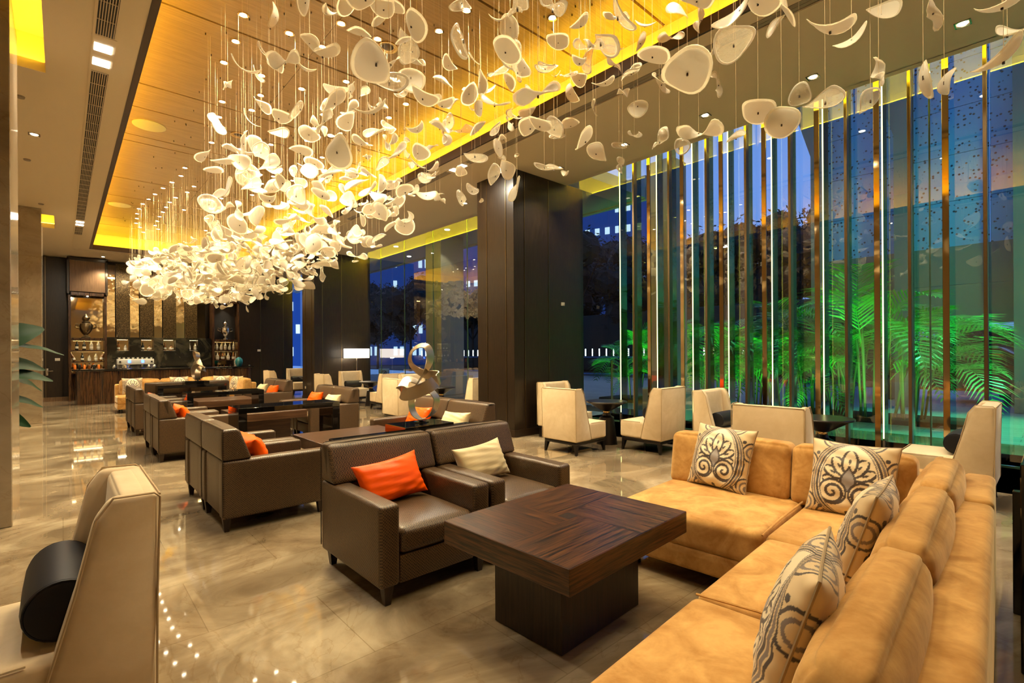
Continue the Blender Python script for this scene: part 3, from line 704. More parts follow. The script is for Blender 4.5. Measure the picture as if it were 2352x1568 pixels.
WC = [ # x,y,yaw,label,bolster
 (-.10, 2.77, -PI / 2, 'cream wing chair cut by the left edge, nearest the camera, with a navy bolster', 'n'),
 (6.03, 5.18, PI / 2, 'cream wing chair seen from behind beside the big dark pillar', None),
 (6.86, 6.12, 0, 'cream wing chair half hidden beside the dark pillar, behind another cream chair', None),
 (6.98, 4.38, PI, 'cream wing chair turned to the windows beside the near round table', 'y'),
 (6.98, 3.12, 0, 'cream wing chair facing right with a navy bolster, before the bright fins', 'y'),
 (5.62, 1.98, PI / 2, 'cream wing chair whose broad back shows behind the tan sofa', None),
 (6.98, .80, PI, 'cream wing chair at the far right with a navy bolster behind the sofa corner', 'y'),
 (7.00, 9.00, PI, 'cream wing chair with a pinkish flat back against the left side of the dark pillar', None),
 (5.72, 9.90, PI / 2, 'cream wing chair back directly behind the near steel sculpture', None),
 (6.95, 11.4, 0, 'cream wing chair mostly hidden behind the near steel sculpture', None),
 (6.78, 12.75, PI, 'cream wing chair turned left, just left of the near steel sculpture', None),
 (6.85, 15.0, 0, 'cream wing chair with a navy bolster below the floor lamp', 'y'),
 (5.62, 13.7, PI / 2, 'small pale chair back rising behind the middle brown pair', None),
 (5.50, 18.0, PI / 2, 'small pale chair back behind the farthest brown pair', None),
 (6.80, 19.8, 0, 'cream wing chair with navy bolster against the farthest window', 'y'),
 (6.80, 17.95, PI, 'cream wing chair glimpsed left of the far dark pillar', None)]
nb = 0
for i, (x, y, a, lb, bo) in enumerate(WC):
    place(wing, i == 0, (x, y, 0), a, lb, 'chair', G2)
    if bo:
        o = bol if nb == 0 else copy_tree(bol); nb += 1
        if i == 0: M = seat_m((x, y), a, .0, .095, .60, 0) @ Matrix.Scale(1.08, 4)
        else: M = seat_m((x, y), a, .0, .09, .595, 0)
        put_m(o, M)
        tag(o, {0: 'dark navy bolster on the near left cream chair', 3: 'navy bolster mostly hidden on the chair turned to the windows', 4: 'navy bolster on the cream chair before the bright fins', 6: 'dark navy bolster on the cream chair at the far right', 11: 'navy bolster on the chair below the floor lamp', 14: 'navy bolster on the chair at the farthest window'}[i], 'bolster', 'navy bolsters on the cream chairs')
# round pedestal tables
def make_pedestal():
    r = empty('pedestal_table')
    b = MB(); b.lathe([(.0001, .725), (.34, .725), (.345, .715), (.34, .70), (.30, .69), (.15, .60), (.085, .565), (.08, .56), (.0001, .56)], seg=40); b.build('tabletop', 'black_wood', r, angle=25)
    b = MB(); b.lathe([(.052, .52), (.056, .525), (.056, .555), (.052, .56)], seg=28); b.build('brass_ring', 'brass', r)
    b = MB(); b.lathe([(.0001, .52), (.06, .52), (.07, .48), (.11, .455), (.12, .45), (.125, .43), (.175, .0), (.0001, 0)], seg=36); b.build('base', 'black_wood', r, angle=25)
    return r
ped = make_pedestal(); index_kids()
for i, (x, y, w) in enumerate(((6.86, 5.18, 'between the two nearest cream chairs by the pillar'), (6.98, 1.98, 'behind the tan sofa, by the broad cream chair back'), (6.90, 10.2, 'behind the near steel sculpture, left of the dark pillar'), (6.85, 13.85, 'by the chairs below the floor lamp'), (6.80, 18.9, 'by the farthest window'))):
    place(ped, i == 0, (x, y, 0), 0, 'dark round pedestal table ' + w, 'table', 'round pedestal tables')

# big wooden coffee tables
def make_table(sx, sy, h, top=.13, bx=.74, by=.5, ebony=True):
    r = empty('coffee_table'); b = MB(); mats = ['ebony_x', 'ebony_y', 'ebony_z'] if ebony else ['walnut', 'walnut', 'walnut']
    b.box((0, 0, h - top / 2), (sx, sy, top), .003, seg=1)
    for f in b.bm.faces: f.material_index = 0 if abs(f.normal.y) > .5 else (1 if abs(f.normal.x) > .5 else 0)
    a = .10
    fx, fy = sx / 2 - .002, sy / 2 - .002; c = .045
    for k, (x0, x1, y0, y1, mi) in enumerate(((-fx, c, -fy, -c, 0), (c, fx, -fy, c, 1), (-c, fx, c, fy, 0), (-fx, -c, -c, fy, 1), (-c, c, -c, c, 2))):
        g = .0012; vs = b.raw([(x0 + g, y0 + g, h + .0006), (x1 - g, y0 + g, h + .0006), (x1 - g, y1 - g, h + .0006), (x0 + g, y1 - g, h + .0006)], [(0, 1, 2, 3)])
        for f in {f for v in vs for f in v.link_faces}: f.material_index = mi
    b.build('tabletop', mats, r, False)
    b = MB(); b.box((0, 0, (h - top) / 2), (bx, by, h - top), .004, seg=1); b.build('base', mats[2] if ebony else 'walnut', r, False)
    return r
t1 = make_table(1.14, .93, .575); t1.location = (2.235, 1.975, 0); t1.rotation_euler = (0, 0, math.radians(2.6)); tag(t1, 'large dark striped ebony coffee table in the foreground', 'coffee table', 'wooden coffee tables')
t2 = make_table(1.12, 1.05, .575, ebony=False); index_kids()
for i, (x, y, w) in enumerate(((2.64, 5.75, 'in the middle of the nearest aisle group, behind the front armchairs'), (2.64, 9.45, 'seen under the black console of the second group'), (2.64, 12.5, 'seen under the black console of the third group'), (2.3, 16.0, 'before the far tan sofa'))):
    place(t2, i == 0, (x, y, 0), 0, 'brown walnut coffee table ' + w, 'coffee table', 'wooden coffee tables')
# black lacquer consoles
def make_console(L=1.42, D=.5, h=.85):
    r = empty('black_console'); b = MB(); b.box((0, 0, h - .035), (L, D, .07), .004, seg=1); b.build('console_top', 'black_lacquer', r, False)
    for x in (-L / 2 + .055, L / 2 - .055):
        b = MB(); b.box((x, 0, (h - .07) / 2), (.11, D, h - .07), .004, seg=1); b.build('side_leg', 'black_lacquer', r, False)
    return r
con = make_console(); index_kids()
for i, (x, y, sc, w) in enumerate(((2.34, 3.89, (1, .68, 1), 'right behind the front brown armchairs'), (2.36, 7.4, (.95, 1.05, 1), 'crossing the middle of the lounge, nearest free standing one'), (2.34, 10.95, (.92, 1, 1), 'second of the free standing ones toward the bar'), (2.30, 13.95, (.98, .8, 1), 'close before the backs of the far brown pair'))):
    place(con, i == 0, (x, y, 0), 0, 'black lacquer console ' + w, 'console table', 'black lacquer consoles', sc)
def plinth(x, y, label):
    b = MB(); b.box((0, 0, .035), (.50, .36, .07), .003, seg=1); o = b.build('lacquer_plinth', 'black_lacquer', None, False); o.location = (x, y, .85); tag(o, label, 'plinth', 'sculpture plinths')
plinth(2.40, 3.90, 'black lacquer plinth under the near steel sculpture'); plinth(2.38, 13.95, 'black lacquer plinth under the far steel sculpture')
# ribbon sculpture
def ribbon(P, wdt, name):
    n = len(P); V = []; F = []; m = n * 10; pts = []
    for i in range(m):
        t = i / 10; k = int(t); f = t - k; q = [np.array(P[(k + d) % n], float) for d in (-1, 0, 1, 2)]
        pts.append(.5 * (2 * q[1] + (q[2] - q[0]) * f + (2 * q[0] - 5 * q[1] + 4 * q[2] - q[3]) * f * f + (3 * q[1] - q[0] - 3 * q[2] + q[3]) * f ** 3))
    th = .0035
    for i in range(m):
        p = Vector(pts[i][:3]); w = Vector(pts[i][3:6]); tg = (Vector(pts[(i + 1) % m][:3]) - Vector(pts[i - 1][:3])).normalized()
        w = (w - tg * w.dot(tg)).normalized() * wdt / 2; nr = tg.cross(w).normalized() * th
        for a, c in ((1, 1), (1, -1), (-1, -1), (-1, 1)): V.append(tuple(p + w * a + nr * c))
    for i in range(m):
        j = (i + 1) % m
        for k in range(4): F.append((i * 4 + k, j * 4 + k, j * 4 + (k + 1) % 4, i * 4 + (k + 1) % 4))
    b = MB(); b.raw(V, F); return b
zp = [(1540, 893, 0, (0, 1, 0)), (1470, 850, -.02, (.2, 1, .1)), (1432, 760, -.04, (.3, 1, 0)), (1440, 660, -.03, (.3, 1, .2)), (1480, 560, .02, (.2, 1, .3)), (1545, 470, .05, (.1, 1, .2)), (1610, 360, .03, (.25, 1, .0)), (1640, 240, .0, (.45, 1, 0)), (1610, 140, -.02, (.3, 1, .3)), (1530, 118, -.03, (-.1, 1, .35)), (1440, 180, -.03, (-.35, 1, .1)), (1420, 290, -.04, (-.5, 1, -.2)), (1490, 380, -.06, (-.3, .8, -.5)), (1610, 435, -.05, (0, .6, -.8)), (1735, 455, .0, (.1, .3, -1)), (1660, 530, .10, (.1, .2, 1)), (1520, 595, .14, (.1, .2, 1)), (1400, 620, .12, (0, .4, 1)), (1358, 560, .05, (-.3, .8, .7)), (1400, 480, -.02, (-.2, 1, .5)), (1500, 510, -.06, (0, 1, .3)), (1620, 590, -.06, (.2, 1, .2)), (1695, 680, -.04, (.35, 1, 0)), (1680, 790, -.02, (.3, 1, -.1)), (1620, 865, 0, (.15, 1, 0))]
def make_sculpture():
    sc = .000872; P = []
    for (a, c, d, w) in zp: P.append(((a - 1540) * sc, -d, (890 - c) * sc + .03, *w))
    r = empty('ribbon_sculpture'); ribbon(P, .115, 'r').build('steel_ribbon', 'brushed_steel', r, angle=60)
    b = MB(); b.lathe([(.0001, 0), (.07, 0), (.07, .008), (.02, .014), (.018, .03), (.0001, .032)], seg=24); b.build('foot_disc', 'black_lacquer', r); return r
scu = make_sculpture(); index_kids()
place(scu, True, (2.44, 3.94, .92), -YAW, 'large looping brushed steel ribbon sculpture standing on the near black plinth', 'sculpture', 'steel ribbon sculptures')
place(scu, False, (2.42, 13.95, .92), -YAW + 2.5, 'smaller looking looping steel ribbon sculpture in front of the bar', 'sculpture', 'steel ribbon sculptures')

# L shaped tan sofa
def make_sofa(L=3.25):
    r = empty('corner_sofa'); fr = dict(angle=60)
    def part(name, x0, x1, y0, y1, z0, z1, rr=.05, puff=(0, 0, 0), n=10, shape=None):
        b = MB(); b.soft(((x0 + x1) / 2, (y0 + y1) / 2, (z0 + z1) / 2), (x1 - x0, y1 - y0, z1 - z0), rr, puff, n, shape=shape); return b.build(name, 'tan_velvet', r, angle=60)
    part('back_frame', -L, -.78, 0, .15, .10, .745, .035, (0, 0, .006)); part('back_frame', -.775, 0, 0, .15, .10, .755, .035, (0, 0, .006))
    part('back_frame', -.15, 0, .15, 2.02, .10, .745, .035)
    part('base', -L, -1.22, .14, .95, .10, .25, .02); part('base', -1.22, -.14, .14, 2.02, .10, .25, .02)
    part('seat_cushion', -L, -2.21, .17, .97, .24, .455, .045, (0, 0, .02)); sc_ = part('seat_cushion', -2.20, -1.24, .17, .97, .24, .455, .045, (0, 0, .02))
    part('seat_cushion', -1.23, -.16, .17, .985, .24, .455, .045, (0, 0, .02)); part('seat_cushion', -1.23, -.16, 1.0, 2.02, .24, .455, .045, (0, 0, .02))
    def wr(o, u):
        o[2] += .0025 * math.sin(o[0] * 19 + o[1] * 27 + 2 * math.sin(o[1] * 9)) * math.sin(o[0] * 5); return o
    ln = lambda o, u: (o.__setitem__(1, o[1] - .10 * (u[2] + 1) / 2 * (u[1] + 1) / 2) or wr(o, u))
    lx = lambda o, u: (o.__setitem__(0, o[0] + .08 * (u[2] + 1) / 2 * (1 - u[0]) / 2) or wr(o, u))
    for a, c in ((-3.15, -2.19), (-2.18, -1.11), (-1.10, -.16)): part('back_cushion', a, c, .14, .40, .44, .865, .07, (.01, .03, .022), 12, ln)
    part('back_cushion', -.40, -.14, .36, 1.08, .44, .855, .05, (.03, .004, .015), 12, lx); part('back_cushion', -.40, -.14, 1.09, 2.02, .44, .855, .05, (.03, .004, .015), 12, lx)
    b = MB(); b.tube([(-1.24, .99, .452), (-.9, .99, .47), (-.4, .99, .47)], .006, 6); b.build('seam_piping', 'tan_velvet', sc_)
    b = MB(); b.tube([(-2.205, .96, .452), (-2.205, .7, .468), (-2.205, .4, .468)], .006, 6); b.build('seam_piping', 'tan_velvet', sc_)
    for x, y in ((-L + .1, .12), (-L + .1, .85), (-.12, .12), (-.12, 1.9), (-1.12, 1.9), (-1.3, .85)):
        b = MB(); b.cyl((x, y, 0), .025, .11, 12); b.build('foot', 'black_wood', r)
    return r
sofa = make_sofa(); index_kids()
SR = math.radians(3.2)
place(sofa, True, (4.38, .275, 0), SR, 'large tan velvet corner sofa filling the lower right foreground', 'sofa', 'tan corner sofas')
far = place(sofa, False, (4.20, 17.75, 0), 0, 'tan velvet corner sofa in the background before the bar', 'sofa', 'tan corner sofas', (.96, -1, 1))
def onsofa(u, v): return (4.38 + u * math.cos(SR) - v * math.sin(SR), .275 + u * math.sin(SR) + v * math.cos(SR))
DC = [((3.83, 1.84), .465, -PI / 2 - .12, .32, .03, 'patterned cushion leaning at the far end of the foreground sofa, left one'), ((3.82, .94), .450, -PI / 2 + .02, .34, .02, 'patterned cushion, larger looking, in the corner of the foreground sofa'),
      ((2.74, .68), .460, PI + .08, .30, .0, 'patterned cushion seen edge on, between the corner one and the nearest one'), ((1.70, .63), .455, PI + .22, .30, .0, 'patterned cushion nearest the camera at the lower right'),
      ((1.45, 17.3), .465, 0, .30, 0, 'patterned cushion at the left end of the far tan sofa'), ((2.55, 17.3), .465, 0, .30, 0, 'patterned cushion in the middle of the far tan sofa, behind the far sculpture'), ((3.55, 17.1), .465, -.5, .30, 0, 'patterned cushion in the right corner of the far tan sofa, back one'), ((3.78, 16.5), .465, -PI / 2 + .4, .30, 0, 'patterned cushion in the right corner of the far tan sofa, front one')]
for i, ((x, y), z, a, ln_, rl, lb) in enumerate(DC):
    o = dam if i == 0 else copy_tree(dam); put_m(o, lean_m(x, y, z, a, ln_, rl) @ Matrix.Scale(.88 if i > 3 else .95, 4)); tag(o, lb, 'cushion', 'printed scroll cushions')
# floor lamp
r = empty('floor_lamp', (7.35, 15.9, 0)); tag(r, 'floor lamp with a wide glowing white drum shade on a slim pole', 'lamp')
b = MB(); b.lathe([(.0001, 0), (.17, 0), (.17, .02), (.02, .03), (.0001, .03)], seg=28); b.build('base', 'bronze', r)
b = MB(); b.cyl((0, 0, .03), .016, 1.5, 12); b.build('pole', 'steel_trim', r)
b = MB(); b.lathe([(.41, 1.41), (.415, 1.72), (.409, 1.72), (.404, 1.41)], seg=48); sh = b.build('shade', 'shade_fabric', r)
b = MB(); b.cyl((0, 0, 1.70), .41, .004, 40); b.build('shade_top', 'shade_fabric', sh)
lamp('bulb', 'POINT', (0, 0, 1.5), 45, (1, .78, .5), r, shadow_soft_size=.12)
# black lacquer cabinet at the right edge
r = empty('lacquer_cabinet', (3.8, -.17, 0)); tag(r, 'glossy black lacquer cabinet edge at the extreme right, behind the tan sofa', 'cabinet')
b = MB(); b.box((-.05, 0, .5), (.72, .60, 1.0), .005, seg=1); b.build('body', 'black_lacquer', r, False)
b = MB(); b.box((.36, .14, .36), (.06, .44, .72), .004, seg=1); b.build('side_panel', 'black_lacquer', r, False)
# ================================================================== the bar at the far end
o = empty('bar_counter', (2.8, 20.9, 0)); tag(o, 'long dark bar counter with curved wooden front panels at the far end', 'bar counter')
X0, X1, YF = .31, 5.32, 20.55
P = []; n = 9; w = (X1 - X0) / n
for k in range(n):
    for t in np.linspace(0, 1, 9):
        x = X0 + w * (k + .06 + .88 * t); P.append((x, YF - .07 * math.sin(PI * t) ** .7 if 0 < t < 1 else YF + .01))
poly = P + [(X1, YF + .5), (X0, YF + .5)]
b = MB(); b.prism([(x - 2.8, y - 20.9) for x, y in poly], .0, 1.04); b.build('curved_front', 'bar_timber', o, True, angle=25)
b = MB(); b.box((0, -.02, 1.085), (5.15, .86, .05), .006); b.build('worktop', 'black_lacquer', o)
b = MB(); b.box((0, -.28, .03), (4.9, .06, .06)); b.build('kick_strip', 'brass', o)
# shelving units
def shelf_unit(x0, x1, label, back):
    o = empty('display_shelf', ((x0 + x1) / 2, 22.7, 0)); tag(o, label, 'display cabinet', 'lit display cabinets behind the bar'); w = x1 - x0; h = w / 2
    b = MB(); b.box((0, .15, 2.4), (w, .30, 4.85) if False else (.001, .001, .001))
    for sx in (-1, 1): b.box((sx * (h - .035), 0, 1.85), (.07, .5, 3.7))
    b.box((0, 0, 3.66), (w, .5, .10)); b.box((0, .22, 1.85), (w - .1, .05, 3.7)); b.build('frame', 'bar_timber', o, False)
    b = MB(); b.box((0, -.02, 4.28), (w - .08, .46, 1.08)); b.build('upper_panel', 'mid_timber', o, False)
    b = MB(); b.box((0, -.03, 4.84), (w + .06, .52, .10)); b.box((-(h + .0), -.03, 4.25), (.06, .52, 1.2)); b.box(((h + .0), -.03, 4.25), (.06, .52, 1.2)); b.build('upper_frame', 'dark_timber', o, False)
    for z in (.95, 1.33, 1.72, 2.12):
        b = MB(); b.box((0, -.02, z), (w - .14, .44, .035 if z < 2 else .07)); b.build('shelf', 'bar_timber', o, False)
    b = MB(); b.box((0, .185, 2.85), (w - .14, .01, 1.42)); b.build('mirror_back', back, o, False)
    b = MB(); b.box((0, .185, 1.5), (w - .14, .01, 1.15)); b.build('mirror_back', 'mirror' if back == 'mirror' else 'bronze_mirror', o, False)
    b = MB(); b.lathe([(.03, 3.60), (.0001, 3.60)], (0, -.05, 0), 12); b.build('spotlight', 'downlight_lens', o)
    lamp('bulb', 'SPOT', (0, -.08, 3.58), 16, WHITE, o, spot_size=1.6, spot_blend=.6, shadow_soft_size=.03)
    for z in (2.06, 1.68): lamp('bulb', 'AREA', (0, -.1, z), 2.2, WARM, o, shape='RECTANGLE', size=w - .25, size_y=.05)
    return o
shelf_unit(.16, 1.17, 'tall lit display cabinet left of the bar mirrors, holding a dark samovar', 'mirror')
shelf_unit(4.40, 5.36, 'tall lit display cabinet right of the bar mirrors, holding a silver samovar', 'dark_grille')
# wall panels between
b = MB(); b.box((2.78, 22.93, 4.6), (3.2, .04, .4)); structure('wall_back_header', b, 'mid_timber')
strips = ((244, 265, 'm'), (266, 299, 's'), (299, 320, 'm'), (321, 353, 's'), (354, 373, 'm'), (374, 405, 's'), (405, 424, 'm'), (424, 453, 's'), (453, 472, 'm'))
def bx(p, Y=22.85):   # picture column -> x on the back wall
    return Y * math.tan(YAW + math.atan((p - 1176) / 1140.2))
k1 = k2 = 0
for a, c, t in strips:
    x0, x1 = bx(a), bx(c)
    if t == 'm':
        b = MB(); b.box(((x0 + x1) / 2, 22.86, 3.3), (x1 - x0 - .01, .02, 2.3)); o = b.build('mirror_strip', 'mirror', None, False)
        tag(o, 'tall mirror strip above the bar reflecting the chandelier, %s from the left' % near_words[k1], 'mirror', 'mirror strips behind the bar'); k1 += 1
    else:
        b = MB(); b.box(((x0 + x1) / 2, 22.82, 3.5), (x1 - x0 - .01, .08, 2.7)); o = b.build('mosaic_panel', 'mosaic', None, False)
        tag(o, 'tall glittering bronze mosaic panel above the bar, %s from the left' % near_words[k2], 'wall panel', 'mosaic panels behind the bar'); k2 += 1
b = MB()
nx = [(bx(268, 22.7), bx(296, 22.7)), (bx(323, 22.7), bx(352, 22.7)), (bx(374, 22.7), bx(402, 22.7)), (bx(434, 22.7), bx(453, 22.7))]
xs = 1.18
for a, c in nx + [(4.38, 4.38)]:
    if a > xs: b.box(((xs + a) / 2, 22.68, 1.93), (a - xs, .24, .44))
    xs = c
b.box((2.78, 22.68, 1.2), (3.2, .24, 1.02)); b.box((2.78, 22.74, 2.17), (3.2, .30, .05)); structure('wall_splashback', b, 'black_marble')
for i, (a, c) in enumerate(nx):
    o = empty('bottle_niche', ((a + c) / 2, 22.72, 1.71)); tag(o, 'small lit niche in the black marble behind the bar, %s from the left' % near_words[i], 'niche', 'lit niches behind the bar')
    b = MB(); b.box((0, .06, .21), (c - a - .01, .01, .42)); b.build('niche_back', 'mirror', o, False)
    b = MB(); b.box((0, 0, .005), (c - a - .01, .16, .01)); b.build('niche_shelf', 'white_paint', o, False)
    lamp('bulb', 'AREA', (0, -.02, .40), 1.6, WHITE, o, shape='RECTANGLE', size=.3, size_y=.05)
b = MB(); b.box((2.78, 22.35, .5), (3.2, .42, 1.0)); tag(b.build('back_counter', 'bar_timber', None, False), 'low back counter hidden behind the bar carrying the coffee machine', 'counter')
lamp('backbar_light', 'AREA', (2.8, 22.2, 4.4), 60, WARM, None, (2.8, 22.9, 2.5), shape='RECTANGLE', size=3.6, size_y=.1)
# bottles
def bottle(kind, mat):
    r = empty('bottle'); prof = {'a': [(.0001, 0), (.038, 0), (.04, .01), (.04, .17), (.032, .2), (.013, .23), (.013, .29), (.0001, .29)], 'b': [(.0001, 0), (.07, .0), (.075, .05), (.06, .12), (.02, .15), (.018, .19), (.0001, .19)], 'c': [(.0001, 0), (.045, 0), (.048, .05), (.045, .13), (.02, .17), (.018, .22), (.0001, .22)]}[kind]
    b = MB(); b.lathe(prof, seg=14); b.build('glass_body', mat, r)
    h = prof[-1][1]; b = MB(); b.cyl((0, 0, h), .016, .03, 10); b.build('cap', 'brass', r)
    rr = {'a': .041, 'b': .0765, 'c': .0485}[kind]; z = {'a': .05, 'b': .04, 'c': .03}[kind]
    b = MB(); b.lathe([(rr, z), (rr + .0005, z + .07)], seg=14); b.build('label', 'bottle_label', r); return r
pro = {(k, m): bottle(k, m) for k, m in (('a', 'bottle_dark'), ('a', 'bottle_clear'), ('a', 'bottle_amber'), ('b', 'bottle_amber'), ('c', 'bottle_amber'), ('c', 'bottle_clear'))}
index_kids(); usedb = set(); rb = random.Random(4)
def put_bottle(k, m, x, y, z, where, tilt=0, s=1.0):
    p = pro[(k, m)]; f = (k, m) not in usedb; usedb.add((k, m)); o = p if f else copy_tree(p)
    o.location = (x, y, z); o.rotation_euler = (0, tilt, rb.uniform(-.5, .5)); o.scale = (s, s, s)
    cn = {'bottle_dark': 'dark', 'bottle_clear': 'pale', 'bottle_amber': 'amber'}[m]
    tag(o, 'small %s bottle standing %s' % (cn if k != 'b' else 'round amber', where), 'bottle', 'bottles ' + where)
for i, m in enumerate(('bottle_dark', 'bottle_dark', 'bottle_clear', 'bottle_clear')): put_bottle('a', m, .38 + i * .19, 22.6, 1.738, 'on the upper shelf of the left display cabinet', s=1.05)
for i, (k, m) in enumerate((('a', 'bottle_dark'), ('c', 'bottle_clear'), ('a', 'bottle_clear'))): put_bottle(k, m, .52 + i * .18, 22.6, 1.348, 'on the lower shelf of the left display cabinet', s=.95)
for i, (x, t) in enumerate(((.32, -.35), (1.0, .35))):
    put_bottle('a', 'bottle_amber', x, 22.6, 1.36, 'tilted at the end of the lower left cabinet shelf', t, 1.0)
for i in range(7): put_bottle('c', ('bottle_amber', 'bottle_dark')[i % 2] if False else 'bottle_amber', .33 + i * .115, 22.6, 1.0, 'in the crowded bottom row of the left display cabinet', s=.9)
for i in range(5): put_bottle(('a', 'c')[i % 2], 'bottle_clear', 4.58 + i * .15, 22.6, 1.738, 'on the upper shelf of the right display cabinet', s=1.0)
for i in range(4): put_bottle('c', ('bottle_clear', 'bottle_amber')[i % 2], 4.60 + i * .19, 22.6, 1.348, 'on the middle shelf of the right display cabinet', s=1.2)
for i in range(3): put_bottle('b', 'bottle_amber', 4.62 + i * .22, 22.6, .97, 'on the bottom shelf of the right display cabinet', s=.9)
for i, (a, c) in enumerate(nx):
    mid = (a + c) / 2
    for q, (k, m) in enumerate(((('a', 'bottle_amber'), ('c', 'bottle_clear')), (('a', 'bottle_dark'), ('b', 'bottle_amber')), (('a', 'bottle_amber'), ('b', 'bottle_amber')), (('a', 'bottle_clear'), ('a', 'bottle_clear')))[i]):
        put_bottle(k, m, mid + (-.12 if q == 0 else .08), 22.7, 1.722, 'in the lit bar niche, %s from the left' % near_words[i], s=.95)
for q, p in pro.items():
    if q not in usedb:
        for ch in KIDS[p.name]: bpy.data.objects.remove(ch)
        bpy.data.objects.remove(p)
# samovars
def samovar(x, z, mat, label, s=1):
    r = empty('samovar', (x, 22.58, z)); tag(r, label, 'samovar'); r.scale = (s, s, s)
    b = MB(); b.lathe([(.0001, 0), (.11, 0), (.11, .03), (.06, .06), (.04, .10), (.09, .15), (.15, .25), (.17, .36), (.15, .44), (.10, .47), (.11, .49), (.05, .53), (.06, .56), (.0001, .56)], seg=28); b.build('body', mat, r)
    b = MB(); b.lathe([(.0001, .56), (.08, .57), (.095, .63), (.06, .69), (.03, .71), (.015, .75), (.0001, .76)], seg=24); b.build('teapot', mat, r)
    for sx in (-1, 1):
        b = MB(); b.tube([(sx * .15, 0, .40), (sx * .24, 0, .44), (sx * .25, 0, .34), (sx * .16, 0, .30)], .012, 6); b.build('handle', mat, r)
    b = MB(); b.tube([(0, -.14, .22), (0, -.21, .22), (0, -.21, .18)], .013, 6); b.build('tap', 'brass', r)
samovar(.62, 2.16, 'bronze', 'dark bronze samovar with a teapot on top in the left display cabinet', 1.1)
samovar(4.88, 2.16, 'chrome', 'silver samovar with ornate handles in the right display cabinet', 1.05)
# espresso machine with cups
r = empty('espresso_machine', (bx(311, 22.3), 22.3, 1.0)); tag(r, 'pale two group espresso machine with blue displays on the back counter', 'coffee machine')
b = MB(); b.box((0, 0, .32), (1.05, .45, .20), .02); b.box((0, .1, .12), (1.0, .25, .24), .01); b.build('body', 'machine_white', r)
b = MB(); b.box((0, -.02, .02), (1.02, .44, .04)); b.build('drip_tray', 'chrome', r, False)
for x in (-.19, .19):
    b = MB(); b.box((x, -.232, .33), (.07, .012, .09)); b.build('display', 'blue_display', r, False)
    b = MB(); b.cyl((x, -.14, .13), .035, .09, 14); b.tube([(x, -.14, .15), (x, -.30, .13)], .012, 6); b.build('brew_group', 'chrome', r)
for x in (-.45, .45):
    b = MB(); b.cyl((0, 0, 0), .03, .03, 14, M=T(x, -.225, .32) @ Matrix.Rotation(PI / 2, 4, 'X')); b.build('dial', 'black_wood', r)
cx = bx(311, 22.3); pc_ = None
for i in range(12):
    if pc_ is None:
        b = MB(); b.lathe([(.0001, .0), (.02, 0), (.038, .05), (.036, .05), (.018, .004)], seg=12); pc_ = b.build('coffee_cup', 'machine_white'); o = pc_
    else: o = pc_.copy(); col.objects.link(o)
    o.location = (cx - .46 + (i % 8) * .13, 22.2 + (i // 8) * .12, 1.422); tag(o, 'small white cup stacked on top of the espresso machine', 'cup', 'cups on the espresso machine')
b = MB(); b.lathe([(.0001, 0), (.10, 0), (.11, .02), (.09, .10), (.03, .13), (.0001, .15)], (bx(287, 21.0), 21.0, 1.11), 20); tag(b.build('cloche', 'chrome'), 'small round metal cloche on the bar left of the espresso machine', 'cloche')
for i, p in enumerate((262, 342, 354)):
    b = MB(); b.lathe([(.0001, 0), (.05, 0), (.06, .05), (.03, .11), (.0001, .13)], (bx(p, 21.0), 21.0, 1.11), 14); tag(b.build('sugar_bowl', 'chrome'), ('small metal pot near the left end of the bar', 'small metal pot just right of the espresso machine', 'small metal pot, second right of the espresso machine')[i], 'pot', 'metal pots on the bar')
for i in range(6):
    b = MB(); b.lathe([(.0001, 0), (.03, 0), (.034, .005), (.034, .10), (.028, .14), (.0001, .15)], (bx(172 + i * 11, 20.9), 20.95, 1.11), 12); tag(b.build('jar', ('orange_glass', 'bottle_dark', 'orange_glass', 'bottle_amber', 'bottle_dark', 'orange_glass')[i]), 'small glowing jar at the left end of the bar, below the left cabinet', 'jar', 'jars at the left end of the bar')
b = MB(); b.lathe([(.0001, 0), (.07, 0), (.12, .08), (.135, .18), (.11, .28), (.05, .33), (.05, .35), (.0001, .35)], (bx(549, 20.9), 20.9, 1.11), 28); tag(b.build('teal_vase', 'teal_glass'), 'round teal glass vase near the right end of the bar', 'vase')
b = MB(); b.lathe([(.0001, 0), (.05, 0), (.055, .12), (.05, .2), (.014, .30), (.012, .50), (.0001, .50)], (bx(541, 20.95), 20.95, 1.11), 20); tag(b.build('glass_decanter', 'clear_glass'), 'slim clear decanter left of the teal vase', 'decanter')
# door furniture and switches
for i, (p, y) in enumerate(((108, 22.9), (573, 22.9))):
    r = empty('door_handle', (bx(p, y), y, 1.0)); r.parent = DOORS[i]
    b = MB(); b.box((0, 0, 0), (.06, .02, .24), .004); b.build('plate', 'steel_trim', r); b = MB(); b.box((.07, -.05, .03), (.16, .02, .022), .004); b.box((0, -.03, .03), (.02, .05, .02)); b.build('lever', 'steel_trim', r)
for i, (p, z) in enumerate(((132, 1.42), (595, 1.72))):
    b = MB(); b.box((bx(p, 22.94), 22.94, z), (.13, .016, .09), .004); tag(b.build('wall_switch', 'white_paint'), ('white switch plate on the dark wall left of the bar', 'beige thermostat plate on the dark wall right of the bar')[i], 'switch')
